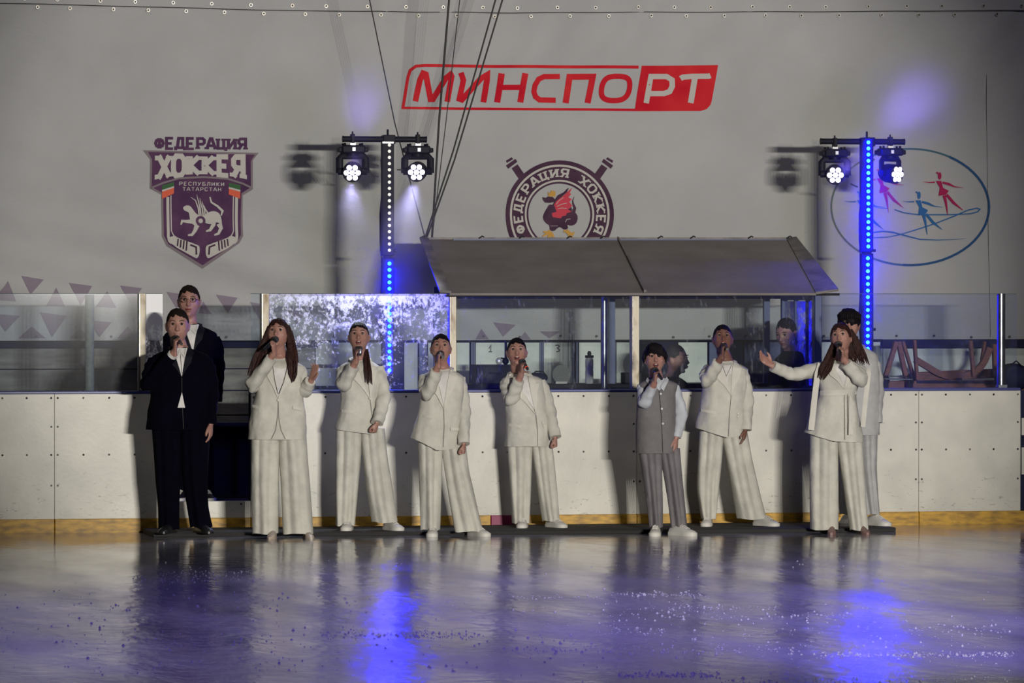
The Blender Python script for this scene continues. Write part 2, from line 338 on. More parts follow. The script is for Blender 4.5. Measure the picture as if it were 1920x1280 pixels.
# ---------------------------------------------------------------- dasher boards, glass and posts
rb = empty('rink_boards', (0, 0, 0), kind='structure')
BT = 1.086; WB = .107
seams = [-1450, -900, -420, 102, 306]; seams2 = [470, 660, 1194, 1723, 1914]
def panel(a, b, z0=WB, z1=BT):
    o = MB().box((PX(a, 0)+.0012, 0, z0), (PX(b, 0)-.0012, .03, z1)).build('board_panel', M['board'], rb); return bevel(o, .002, 1)
sb = MB()
def screws(a, b):
    x0 = PX(a, 0); x1 = PX(b, 0); n = max(1, round((x1-x0-.05)/.2))
    for i in range(n+1):
        x = x0+.025+(x1-x0-.05)*i/n
        for z in (1.055, .61): sb.tube([(x+random.uniform(-.004, .004), .004, z), (x, -.003, z)], .0085, 8)
        if i in (0, n):
            for z in (.83, .37): sb.tube([(x, .004, z), (x, -.003, z)], .0085, 8)
for q in (seams, seams2):
    for a, b in zip(q, q[1:]): panel(a, b); screws(a, b)
panel(306, 470, WB, .238)
for x in (PX(330, 0), PX(452, 0)): sb.tube([(x, .004, .215), (x, -.003, .215)], .008, 8)
tag(sb.build('screw', M['screw'], rb), kind='stuff')
# frame behind the panels, kick plates, cap rail
for a, b in ((-1450, 306), (470, 1914)):
    MB().box((PX(a, 0), .03, 0), (PX(b, 0), .13, BT-.002)).build('board_frame', M['navy'], rb)
    bevel(MB().box((PX(a, 0), -.006, BT), (PX(b, 0), .14, BT+.022)).build('cap_rail', M['cap'], rb), .005, 2)
MB().box((PX(306, 0), .03, 0), (PX(470, 0), .13, .235)).build('board_frame', M['navy'], rb)
for a, b, m in ((-1450, -420, 'kick'), (-420, 102, 'kick'), (102, 470, 'kick'), (470, 660, 'kick'), (660, 920, 'kick'), (920, 964, 'kickred'), (964, 1194, 'kick'), (1194, 1723, 'kick'), (1723, 3300, 'kick')):
    bevel(MB().box((PX(a, 0)+.002, -.012, -.02), (PX(b, 0)-.002, .03, WB)).build('kick_plate', M[m], rb), .004, 1)
# beyond the right end: recessed gate and further boards
MB().box((PX(1914, 0), .10, WB), (PX(2130, 0), .14, BT)).build('gate_panel', M['navy'], rb)
MB().box((PX(1916, .06), .06, .40), (PX(2120, .06), .10, .62)).build('gate_panel', M['board'], rb)
MB().box((PX(1916, .06), .06, .72), (PX(2120, .06), .10, .86)).build('gate_panel', M['board'], rb)
for a, b in ((2130, 2700), (2700, 3300)): panel(a, b)
MB().box((PX(2130, 0), .03, 0), (PX(3300, 0), .13, BT)).build('board_frame', M['navy'], rb)
GT = 1.874
def pane(a, b, m, y=.065, z1=GT, th=.012):
    x0 = PX(a, y); x1 = PX(b, y)
    return MB().box((0, 0, 0), (x1-x0, th, z1-BT-.02)).build('glass_pane', m, rb, loc=None) if False else _pane(x0, x1, y, z1, th, m)
def _pane(x0, x1, y, z1, th, m):
    o = MB().add([(0, 0, 0), (x1-x0, 0, 0), (x1-x0, 0, z1-BT-.02), (0, 0, z1-BT-.02)], [(0, 1, 2, 3)]).build('glass_pane', m, rb)
    s = o.modifiers.new('thickness', 'SOLIDIFY'); s.thickness = th; s.offset = 0
    # one film of scratches only: the solid pane is modelled as its front face with a polished edge
    o.modifiers.remove(s); o.location = (x0, y, BT+.02)
    ed = MB().box((x0, y, z1-.004), (x1, y+th, z1+.001)).build('glass_edge', M['gedge'], rb); return o
M['dull'] = mat('dull_painted_steel', (.16, .18, .16), .75, 0, var=(.10, .12, .11), vscale=20)
M['gedge'] = mat('glass_edge', (.16, .22, .21), .6, 0, spec=.15)
M['gedge2'] = mat('glass_edge_scratched', (.80, .82, .85), .4)
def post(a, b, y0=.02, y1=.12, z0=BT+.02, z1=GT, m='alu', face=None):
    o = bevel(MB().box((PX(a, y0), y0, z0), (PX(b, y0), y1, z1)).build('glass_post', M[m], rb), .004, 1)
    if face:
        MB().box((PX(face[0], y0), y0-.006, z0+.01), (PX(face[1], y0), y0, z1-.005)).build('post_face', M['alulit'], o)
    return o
pane(-900, -420, G_CLR); pane(-420, 258, G_CLR)
pane(262+12, 305, G_GLARE); pane(470, 491, G_CLR); pane(505, 843, G_SCR); pane(856, 1185, G_WORN); pane(1199, 1528, G_WORN)
pane(1541, 1870, G_CLR); pane(1885, 1907, G_CLR); pane(2130, 2700, G_CLR)
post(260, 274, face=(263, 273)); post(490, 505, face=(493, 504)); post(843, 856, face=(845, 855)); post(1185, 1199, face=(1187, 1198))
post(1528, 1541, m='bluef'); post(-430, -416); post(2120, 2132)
# round pipes at the right end and behind the glass
def pipe(px, y, z0, z1, r, m='steel', name='glass_post'):
    x = PX(px, y); mb = MB().tube([(x, y, z0), (x, y, z1)], r, 20); return smooth_all(mb.build(name, M[m], rb))
pipe(1877, .075, BT+.02, GT, .034); MB().box((PX(1870, .08), .04, BT+.022), (PX(1886, .08), .13, BT+.045)).build('post_foot', M['steel'], rb)
pipe(1133, 1.1, BF, 1.855, .030); pipe(168, .42, BF, GT-.01, .036, 'dull')
# back and side glass of the timekeepers' box: blue framed return wall
x0 = PX(1470, 1.1); x1 = PX(1535, .12)
def ret(nm, y, z0, z1, wd, m='bluef'):
    t = (y-.12)/(1.1-.12); x = x1+(x0-x1)*t
    return bevel(MB().box((x-wd/2, y-wd/2, z0), (x+wd/2, y+wd/2, z1)).build(nm, M[m], rb), .004, 1)
ret('frame_post', 1.1, BF, GT-.03, .05); ret('frame_post', .42, BF, GT-.03, .035); ret('frame_post', .75, BF, GT-.03, .035)
MB().beam((x1, .12, GT-.03), (x0, 1.1, GT-.03), .05, .05, up=(0, 0, 1)).build('frame_rail', M['bluef'], rb)
MB().beam((x1, .12, 1.10), (x0, 1.1, 1.10), .05, .05, up=(0, 0, 1)).build('frame_rail', M['bluef'], rb)
MB().add([(x1, .14, 1.12), (x0, 1.08, 1.12), (x0, 1.08, GT-.06), (x1, .14, GT-.06)], [(0, 1, 2, 3)]).build('glass_pane', G_SCR, rb)
# benches' dark fronts seen through the gateway
MB().box((PX(300, 1.2), 1.2, BF), (PX(640, 1.2), 1.24, .80)).build('bench_front', M['navy'], rb)
MB().box((PX(392, 1.15), 1.13, BF), (PX(480, 1.15), 1.2, .22+.01)).build('bench_front', M['dark'], rb)
MB().box((PX(440, 1.18), 1.165, BF), (PX(446, 1.18), 1.2, .80)).build('bench_rail', M['dark'], rb)
MB().box((PX(300, 1.1), 1.0, .80), (PX(640, 1.1), 1.30, .83)).build('bench_seat', M['navy'], rb)

# ---------------------------------------------------------------- roof over the timekeepers' box
rf = empty('timekeeper_roof', P(1180, 548, 0), label='sloping grey sheet-metal roof over the timekeepers\' box behind the glass', cat='roof')
def rp(px, py, y): return P(px, py, y)
def sheet(name, pts, m, th=.02, par=rf):
    vs = [Vector(p) for p in pts]; n = len(vs); mb = MB()
    mb.add(vs+[v+Vector((0, .004, -th)) for v in vs], [tuple(range(n)), tuple(reversed(range(n, 2*n)))]+[(i, i+n, (i+1) % n+n, (i+1) % n) for i in range(n)])
    mb.v = [tuple(Vector(q)-par.location) for q in mb.v]; return mb.build(name, m, par)
YB = 1.40; YF = -.03
ts = [0, .33, .66, 1]; TL = (800, 447.5); TR = (1476, 447.5); BL = (843, 549); BR = (1530, 549)
def lerp(a, b, t): return (a[0]+(b[0]-a[0])*t, a[1]+(b[1]-a[1])*t)
for a, b in ((0, .53), (.53, 1)):
    t0, t1, b0, b1 = lerp(TL, TR, a), lerp(TL, TR, b), lerp(BL, BR, a), lerp(BL, BR, b)
    sheet('roof_sheet', [rp(*b0, YF), rp(*b1, YF), rp(*t1, YB), rp(*t0, YB)], M['roof'])
def up(p, h=.012): return Vector(p)+Vector((0, -.004, h))
sheet('roof_flashing', [up(rp(824, 546, YF)), up(rp(846, 548, YF)), up(rp(803, 448, YB)), up(rp(787, 446, YB))], M['rooff'])
sheet('roof_flashing', [up(rp(1529, 550, YF)), up(rp(1572, 544, YF)), up(rp(1493, 446, YB)), up(rp(1474, 448, YB))], M['rooff'])
sheet('seam_strip', [up(rp(1207, 548, YF), .02), up(rp(1212, 548, YF), .02), up(rp(1160, 448, YB), .02), up(rp(1157, 448, YB), .02)], M['rooff'])
MB().beam(rp(790, 447, YB)-rf.location, rp(1494, 447, YB)-rf.location, .02, .03).build('ridge_edge', M['rooff'], rf)
MB().beam(rp(838, 549, YF)-rf.location+Vector((0, .02, -.02)), rp(1575, 547, YF)-rf.location+Vector((0, .02, -.02)), .02, .02).build('eave_edge', M['dark'], rf)
MB().box(P(850, 560, 1.36)-rf.location, P(1475, 449, 1.39)-rf.location).build('back_board', M['bluef'], rf)
for a in (852, 1180, 1470):
    p = P(a-40, 560, 1.36)-rf.location; MB().box((p.x, p.y-.05, BF-rf.location.z), (p.x+.05, p.y, p.z+.1)).build('roof_leg', M['bluef'], rf)
for i in range(9):
    p = rp(lerp(TL, TR, i/8)[0]+random.uniform(-15, 15), 447, YB-.02)-rf.location
    MB().tube([p, p+Vector((.03, 0, .02)), p+Vector((.045, 0, .012))], .006, 6).build('screw_tab', M['dark'], rf)
# timekeepers' desk and what stands on it
dk = empty('timekeeper_desk', (PX(1130, 1.2), 1.2, BF), label='long dark desk behind the glass of the timekeepers\' box', cat='desk')
def dbox(n, a, b, y0, y1, z0, z1, m):
    l = dk.location; return bevel(MB().box((PX(a, y0)-l.x, y0-l.y, z0-l.z), (PX(b, y0)-l.x, y1-l.y, z1-l.z)).build(n, m, dk), .004, 1)
DT = 1.13
dbox('desk_top', 862, 1440, 1.15, 1.7, DT-.035, DT, M['dark']); dbox('desk_front', 870, 1432, 1.22, 1.25, BF, DT-.035, M['navy'])
dbox('desk_end', 866, 872, 1.22, 1.66, BF, DT-.035, M['navy']); dbox('desk_end', 1430, 1436, 1.22, 1.66, BF, DT-.035, M['navy'])
# ---------------------------------------------------------------- print on the tarp
def TP(x, y, d): return T(x, y, d)
def printed(name, layers, parent=wall, maxlen=22):
    """layers: list of (material, polygons in photograph pixels); all one printed emblem of the tarp, a sub-part per colour"""
    e = empty(name, (0, 0, 0), parent=parent)
    for i, (m, polys) in enumerate(layers):
        mb = flat_polys(polys, lambda x, y, d, i=i: T(x, y, .002*i), maxlen); mb.build('print_colour', M[m], e)
    return e
def seg(p, q, w, e=0):
    x0, y0 = p; x1, y1 = q; l = math.hypot(x1-x0, y1-y0) or 1; dx, dy = (x1-x0)/l, (y1-y0)/l
    x0 -= dx*e; y0 -= dy*e; x1 += dx*e; y1 += dy*e; nx, ny = -dy*w/2, dx*w/2
    return [(x0+nx, y0+ny), (x1+nx, y1+ny), (x1-nx, y1-ny), (x0-nx, y0-ny)]
def stroke(pts, w, closed=False):
    """mitred thick polyline, as quads"""
    n = len(pts); L = []; 
    ws = w if isinstance(w, (list, tuple)) else [w]*n
    for i in range(n):
        a = pts[i-1] if (i > 0 or closed) else pts[i]; b = pts[(i+1) % n] if (i < n-1 or closed) else pts[i]; c = pts[i]
        d1 = (c[0]-a[0], c[1]-a[1]); d2 = (b[0]-c[0], b[1]-c[1])
        def nrm(d): l = math.hypot(*d); return (d[0]/l, d[1]/l) if l > 1e-9 else None
        d1 = nrm(d1) or nrm(d2); d2 = nrm(d2) or d1
        nx, ny = -(d1[1]+d2[1]), d1[0]+d2[0]; l = math.hypot(nx, ny) or 1; nx /= l; ny /= l
        cs = max(.5, nx*(-d1[1])+ny*d1[0]); h = ws[i]/2/cs; L.append(((c[0]+nx*h, c[1]+ny*h), (c[0]-nx*h, c[1]-ny*h)))
    out = []
    for i in range(n if closed else n-1):
        a = L[i]; b = L[(i+1) % n]; out.append([a[0], b[0], b[1], a[1]])
    return out
def arc(cx, cy, rx, ry, a0, a1, n=24): return [(cx+rx*math.cos(math.radians(a0+(a1-a0)*i/n)), cy-ry*math.sin(math.radians(a0+(a1-a0)*i/n))) for i in range(n+1)]
def ringp(cx, cy, r0, r1, a0=0, a1=360, n=64):
    A = arc(cx, cy, r1, r1, a0, a1, n); B = arc(cx, cy, r0, r0, a0, a1, n); return [[A[i], A[i+1], B[i+1], B[i]] for i in range(n)]
def smoothp(pts, it=2, closed=True):
    for _ in range(it):
        q = []; n = len(pts)
        for i in range(n if closed else n-1):
            a = pts[i]; b = pts[(i+1) % n]; q += [(a[0]*.75+b[0]*.25, a[1]*.75+b[1]*.25), (a[0]*.25+b[0]*.75, a[1]*.25+b[1]*.75)]
        pts = q
    return pts
O8 = [(.08, .5), (.1, .8), (.3, 1), (.7, 1), (.9, .8), (.92, .5), (.9, .2), (.7, 0), (.3, 0), (.1, .2), (.08, .5)]
GL = {
 'Ф': [[(.5, 0), (.5, 1)], [(.5, .82), (.2, .78), (.08, .5), (.2, .24), (.5, .2), (.8, .24), (.92, .5), (.8, .78), (.5, .82)]],
 'Е': [[(.85, 1), (.15, 1), (.15, 0), (.85, 0)], [(.15, .5), (.7, .5)]],
 'Д': [[(.2, .12), (.34, 1), (.78, 1), (.78, .12)], [(.02, -.14), (.02, .1), (.97, .1), (.97, -.14)]],
 'Р': [[(.15, 0), (.15, 1), (.7, 1), (.88, .86), (.88, .6), (.7, .46), (.15, .46)]],
 'А': [[(.02, 0), (.42, 1), (.58, 1), (.98, 0)], [(.2, .32), (.8, .32)]],
 'Ц': [[(.12, 1), (.12, .08), (.96, .08), (.96, -.16)], [(.74, 1), (.74, .08)]],
 'И': [[(.12, 1), (.12, 0)], [(.12, .05), (.86, .95)], [(.86, 1), (.86, 0)]],
 'Я': [[(.85, 0), (.85, 1), (.3, 1), (.13, .86), (.13, .6), (.3, .46), (.85, .46)], [(.45, .46), (.1, 0)]],
 'Х': [[(.08, 1), (.92, 0)], [(.92, 1), (.08, 0)]], 'О': [O8],
 'К': [[(.15, 0), (.15, 1)], [(.88, 1), (.2, .5), (.92, 0)]],
 'С': [[(.9, .8), (.7, 1), (.3, 1), (.1, .8), (.1, .2), (.3, 0), (.7, 0), (.9, .2)]],
 'Т': [[(.05, 1), (.95, 1)], [(.5, 1), (.5, 0)]], 'П': [[(.12, 0), (.12, 1), (.88, 1), (.88, 0)]],
 'У': [[(.08, 1), (.5, .4)], [(.92, 1), (.3, 0), (.12, 0)]], 'Б': [[(.85, 1), (.15, 1), (.15, 0), (.7, 0), (.88, .14), (.88, .4), (.7, .54), (.15, .54)]],
 'Л': [[(.02, 0), (.2, .1), (.34, 1), (.86, 1), (.86, 0)]], 'Н': [[(.12, 0), (.12, 1)], [(.88, 0), (.88, 1)], [(.12, .5), (.88, .5)]],
}
def text_polys(s, warp, th, gap=.18, slab=0, asp=.75):
    """letters as thick strokes; warp(u 0..1, v) -> pixels; th in letter heights; asp = letter width / height"""
    n = len(s); unit = 1/(n+(n-1)*gap); out = []
    for i, ch in enumerate(s):
        if ch == ' ': continue
        u0 = i*unit*(1+gap)
        def mp(p): return warp(u0+p[0]/asp*unit, p[1])
        for st in GL[ch]:
            q = [(x*asp, y) for x, y in st]
            if slab: 
                for e in (st[0], st[-1]):
                    if e[1] in (0, 1) and len(st) < 9 and not (ch in 'ЕРБ' and e[0] > .5) and not (ch == 'Т' and len(st) == 2 and e[1] == 1 and e[0] in (.05, .95)):
                        ex = e[0]*asp; ey = e[1]+(th*.35 if e[1] == 0 else -th*.35)
                        out.append([mp(p) for p in seg((ex-slab, ey), (ex+slab, ey), th*.7)])
            q2 = []
            for a, b in zip(q, q[1:]): q2.append(a)
            q2.append(q[-1])
            closed = q[0] == q[-1]
            out += [[mp(p) for p in r] for r in stroke(q2[:-1] if closed else q2, th, closed)]
    return out
# --- ministry word mark (crop pixels: x = 730 + u/3, y = 100 + v/3)
c3 = lambda pts: [(730+u/3, 100+v/3) for u, v in pts]
def s3(pts, w, closed=False): return stroke(c3(pts), w/3, closed)
skx = lambda x, y: (x-(y-190)*.13, y)
redp = []
redp += s3([(75, 308), (105, 135), (118, 95), (150, 72), (200, 68), (700, 74), (1400, 78)], 17)
redp += s3([(68, 307), (700, 313), (1388, 318)], 14)
redp += [c3([(1418, 70), (1843, 67), (1808, 270), (1800, 292), (1780, 314), (1745, 325), (1380, 325)])]
lw = 34
redp += s3([(146, 270), (172, 150), (190, 112), (205, 118), (232, 258), (246, 258), (318, 140), (346, 118), (352, 130), (328, 272)], 32)
redp += s3([(405, 108), (420, 150), (398, 255), (412, 260), (520, 140), (555, 118), (552, 150), (530, 275)], 32)
redp += s3([(632, 113), (606, 276)], 34)+s3([(762, 113), (735, 276)], 34)+s3([(620, 192), (750, 192)], 30)
redp += s3([(960, 130), (870, 131), (838, 146), (818, 180), (812, 215), (822, 245), (845, 262), (935, 264)], 30)
redp += s3([(990, 280), (1014, 132), (1140, 132), (1112, 280)], 34)
redp += s3(smoothp([(1205, 150), (1240, 130), (1320, 130), (1350, 150), (1352, 200), (1335, 245), (1295, 266), (1225, 266), (1190, 245), (1188, 195)], 2), 30, True)
whp = s3([(1445, 280), (1472, 130), (1560, 130), (1590, 150), (1590, 185), (1575, 215), (1545, 226), (1460, 226)], 30)
whp += s3([(1636, 142), (1650, 134), (1700, 130), (1790, 130), (1800, 126)], 30)+s3([(1715, 134), (1690, 280)], 32)
printed('printed_word_mark', [('red', redp), ('pwhite', whp)])
# --- left shield: hockey federation (crop pixels: x = 240 + u/4.571, y = 240 + v/4.571)
K5 = 4.571
c5 = lambda pts: [(240+u/K5, 240+v/K5) for u, v in pts]
def s5(pts, w, closed=False): return stroke(c5(pts), (w/K5) if not isinstance(w, list) else [q/K5 for q in w], closed)
outer = [(125, 190), (1118, 213), (1068, 275), (1066, 525), (982, 578), (985, 925), (950, 985), (640, 1205), (330, 1010), (288, 930), (288, 570), (188, 518), (188, 270)]
inner = [(170, 205), (1085, 228), (1050, 285), (1048, 508), (970, 560), (966, 915), (930, 970), (640, 1175), (345, 995), (305, 920), (305, 560), (204, 505), (204, 270)]
pw = text_polys('ФЕДЕРАЦИЯ', lambda u, v: (240+(228+u*790)/K5, 240+(176+u*8-v*90)/K5), .26, .12, .2, .8)
def hw(u, v):
    t = (u-.5)*2; bot = 395+42*t*t; top = 238+12*u; return (240+(250+u*750)/K5, 240+(bot-(bot-top)*v)/K5)
whi = text_polys('ХОККЕЯ', hw, .28, .14, .2, .72)
whi += text_polys('РЕСПУБЛИКИ', lambda u, v: (240+(438+u*385)/K5, 240+(490+u*6-v*28)/K5), .16, .35, 0, .7)
whi += text_polys('ТАТАРСТАН', lambda u, v: (240+(468+u*330)/K5, 240+(536+u*4-v*28)/K5), .16, .35, 0, .8)
arch = s5([(204, 510), (300, 470), (430, 432), (640, 420), (850, 436), (980, 478), (1050, 512)], 16)
# sticks
for sx in (1, -1):
    X = lambda u: u if sx > 0 else 1273-u
    whi += s5([(X(343), 590), (X(343), 930), (X(352), 965), (X(372), 985)], 24)+s5([(X(370), 578), (X(370), 880), (X(380), 905), (X(402), 938)], 9)
    whi += [c5(smoothp([(X(340), 940), (X(400), 920), (X(420), 940), (X(590), 1000), (X(612), 1015), (X(610), 1085), (X(592), 1118), (X(570), 1110), (X(370), 1000)], 1))]
flg_g = []; flg_w = []; flg_r = []
for a in ([(293, 490), (395, 462)], [(960, 490), (862, 470)]):
    (x0, y0), (x1, y1) = a
    flg_g.append(c5([(x0, y0), (x1, y1), (x1, y1+35), (x0, y0+40)])); flg_w.append(c5([(x0, y0+40), (x1, y1+35), (x1, y1+50), (x0, y0+56)])); flg_r.append(c5([(x0, y0+56), (x1, y1+50), (x1, y1+98), (x0, y0+116)]))
dk5 = []
for sx in (1, -1):
    X = lambda u: u if sx > 0 else 1273-u
    for x in (425, 450, 475, 500): dk5 += s5([(X(x+2), 950+(x-425)*.25), (X(x-4), 1010+(x-425)*.55)], 12)
    dk5 += s5([(X(530), 1000), (X(580), 1020), (X(584), 1085)], 14)
leop = [c5(smoothp([(470, 680), (500, 660), (535, 665), (560, 700), (590, 740), (640, 760), (690, 720), (740, 708), (790, 730), (806, 800), (800, 840), (770, 800), (700, 830), (640, 800), (590, 830), (560, 835), (530, 790), (525, 720), (495, 712), (478, 700)], 2))]
leop += s5([(590, 830), (570, 880), (545, 915), (510, 918)], [44, 30, 22, 14])+s5([(550, 800), (500, 800), (462, 796), (452, 828)], [40, 26, 20, 12])
leop += s5([(780, 820), (795, 860), (770, 905), (735, 918)], [50, 30, 22, 14])+s5([(730, 800), (730, 830), (700, 875), (665, 885)], [46, 34, 24, 12])
leop += s5([(800, 750), (812, 710), (770, 670), (715, 635), (702, 590)], [10, 20, 18, 15, 12])
for k_, (a, b, c, d) in enumerate([((612, 760), (605, 690), (580, 620), (540, 592)), ((628, 760), (618, 680), (600, 610), (590, 570)), ((645, 760), (640, 690), (620, 630), (618, 600)), ((660, 765), (660, 700), (645, 660), (634, 625)), ((672, 770), (682, 720), (662, 690), (655, 665))]):
    leop += s5([a, b, c, d], [12, 12, 8, 3])
disc5 = [c5(arc(622, 795, 42, 42, 0, 360, 24)[:-1])]; ros = [c5(arc(622, 795, 20, 20, 0, 360, 12)[:-1])]
printed('printed_shield_emblem', [('pgrey', [c5(outer)]), ('purple', [c5(inner)]+pw), ('pwhite', whi+flg_w), ('green', flg_g), ('orange', flg_r), ('plum', dk5), ('pwhite', leop), ('purple', disc5), ('pwhite', ros), ('pgrey', arch)], maxlen=16)
# --- round emblem (crop pixels: x = 920 + u/7.11, y = 280 + v/7.11), its foot is hidden by the roof
K6 = 7.11; CX, CY = 1049.2, 402.4
c6 = lambda pts: [(920+u/K6, 280+v/K6) for u, v in pts]
def s6(pts, w, closed=False): return stroke(c6(pts), (w/K6) if not isinstance(w, list) else [q/K6 for q in w], closed)
plum = ringp(CX, CY, 94, 102)+ringp(CX, CY, 65.5, 90)+ringp(CX, CY, 58.5, 62)
for sx in (1, -1):
    X = lambda u: u if sx > 0 else 1838-u
    plum += s6([(X(320), 225), (X(420), 370)], 95)
    plum += [c6([(X(205), 215), (X(330), 125), (X(356), 165), (X(235), 258)]), c6([(X(205), 150), (X(280), 104), (X(300), 130), (X(215), 180)])]
wring = ringp(CX, CY, 90, 94)+ringp(CX, CY, 62, 65.5)
def cw(u, v):
    a = math.radians(206-u*232); r = 70.8+v*15; return (CX+r*math.cos(a), CY-r*math.sin(a))
wt = text_polys('ФЕДЕРАЦИЯ ХОККЕЯ', cw, .22, .32, .2, .8)
body = [c6(smoothp([(860, 660), (840, 740), (790, 730), (770, 760), (710, 860), (697, 920), (740, 985), (790, 1010), (790, 1080), (850, 1090), (890, 1050), (930, 1030), (990, 1075), (1045, 1050), (1020, 1000), (1080, 1020), (1150, 990), (1172, 900), (1140, 840), (1085, 830), (1100, 790), (1030, 720), (900, 640)], 1)),
        c6([(695, 632), (740, 645), (765, 628), (830, 632), (862, 660), (850, 700), (800, 712), (735, 708), (715, 690), (750, 690), (700, 665)]),
        c6([(860, 670), (900, 610), (980, 570), (1020, 525), (1048, 512), (1020, 570), (940, 640), (880, 700)])]
body += s6([(1110, 850), (1128, 780), (1105, 720), (1100, 680), (1118, 628)], [50, 36, 22, 14, 3])
wing = [c6([(1090, 512), (1050, 545), (985, 605), (930, 650), (880, 690), (852, 740), (870, 790), (885, 830), (820, 850), (830, 900), (880, 910), (940, 918), (960, 890), (1010, 880), (1020, 850), (1085, 830), (1040, 800), (1095, 750), (1055, 700), (1090, 660), (1040, 640), (1080, 590), (1055, 585)])]
lines6 = s6([(880, 730), (920, 680), (975, 640)], 7)+s6([(890, 760), (950, 730), (1020, 715)], 7)+s6([(900, 795), (960, 780), (1020, 790)], 7)+s6([(1000, 970), (1020, 930), (1070, 925)], 7)+s6([(800, 1020), (900, 1020)], 4)
gold = [c6([(765, 560), (790, 590), (812, 545), (835, 590), (870, 560), (865, 630), (775, 625)])]
gold += s6([(800, 1090), (740, 1130), (690, 1160)], [50, 36, 12])+s6([(800, 1100), (790, 1150), (760, 1190)], [60, 50, 20])+s6([(790, 1110), (730, 1100), (700, 1095)], [40, 26, 14])+s6([(810, 1110), (845, 1180)], [40, 20])
gold += s6([(1010, 1080), (1060, 1130), (1050, 1190)], [50, 50, 20])+s6([(1040, 1110), (1100, 1130), (1118, 1100)], [44, 30, 12])+s6([(1000, 1080), (975, 1100)], [40, 14])+s6([(1050, 1130), (1095, 1175)], [40, 16])
printed('printed_round_emblem', [('plum', plum), ('pwhite', wring+wt), ('plum', body), ('rosy', wing), ('pwhite', lines6), ('gold', gold)], maxlen=16)
# --- skating emblem (crop pixels: x = 1430 + u/4.267, y = 230 + v/4.267)
K8 = 4.267
c8 = lambda pts: [(1430+u/K8, 230+v/K8) for u, v in pts]
def s8(pts, w, closed=False): return stroke(c8(pts), (w/K8) if not isinstance(w, list) else [q/K8 for q in w], closed)
def el(a0, a1, w): return stroke(arc(1706, 388, 148.5, 109, a0, a1, 26), w)
def skater(dx, dy, base):
    q = lambda pts: [(u+dx, v+dy) for u, v in pts]
    r = [c8(q([(1388, 465), (1432, 465), (1445, 520), (1492, 545), (1470, 575), (1410, 585), (1420, 520)])), c8(q(arc(1418, 425, 14, 30, 0, 360, 14)[:-1])), c8(q([(1385, 398), (1400, 392), (1412, 412), (1400, 410)]))]
    r += s8(q([(1285, 472), (1330, 478), (1380, 476)]), [2, 8, 12])+s8(q([(1442, 478), (1490, 490), (1540, 512), (1610, 520)]), [16, 20, 9, 2])
    r += s8(q([(1455, 580), (1470, 640), (1485, 740)]), [26, 18, 3])+s8(q([(1475, 575), (1530, 640), (1605, 700)]), [20, 22, 3])
    return r
mag = skater(0, 0, 0)+skater(-480, -20, 0); blu = skater(-165, 155, 0)+skater(-640, 155, 0)
lines8 = s8([(870, 665), (920, 680), (1000, 688)], 6)+s8([(1055, 695), (1130, 720), (1250, 736), (1500, 735), (1660, 728), (1720, 712), (1738, 692), (1715, 683), (1640, 700), (1540, 745), (1400, 800), (1250, 850), (1100, 895), (1000, 915), (880, 920)], 9)
lines8 += s8([(870, 880), (960, 868), (1040, 876), (1150, 905), (1260, 932), (1400, 938), (1550, 932), (1630, 926)], [12, 12, 12, 11, 9, 7, 4, 2])
printed('printed_skating_emblem', [('tealr', el(60, 118, 3.4)), ('ringb', el(-95, 60, 4.4)), ('olive', el(118, 230, 3.2)), ('tealr', el(230, 265, 3.8)), ('sblue', lines8+blu), ('magenta', mag)], maxlen=16)
# --- lilac triangles along the foot of the tarp
tri = [[(39, 517), (81, 524), (56, 552)], [(128, 530), (172, 536), (150, 572)], [(225, 535), (267, 540), (244, 570)], [(313, 547), (356, 553), (330, 578)], [(406, 552), (447, 558), (427, 586)],
       [(14, 527), (30, 565), (-12, 562)], [(104, 539), (121, 574), (86, 573)], [(200, 546), (217, 577), (178, 575)], [(289, 560), (306, 590), (272, 588)], [(381, 565), (395, 588), (370, 587)],
       [(-12, 588), (38, 592), (10, 622)], [(75, 585), (126, 592), (98, 632)], [(165, 600), (210, 604), (188, 632)], [(60, 612), (86, 634), (34, 634)], [(150, 615), (172, 634), (132, 634)], [(240, 612), (262, 634), (222, 634)],
       [(927, 604), (969, 609), (945, 631)], [(904, 616), (917, 636), (890, 636)], [(986, 622), (997, 636), (975, 636)], [(1013, 621), (1050, 621), (1031, 634)], [(470, 566), (505, 572), (486, 598)], [(540, 580), (575, 585), (558, 610)], [(700, 596), (738, 600), (716, 626)], [(800, 600), (838, 604), (818, 630)],
       [(-80, 505), (-38, 511), (-60, 540)], [(-170, 500), (-128, 505), (-150, 534)]]
printed('printed_triangles', [('lilac', tri)])
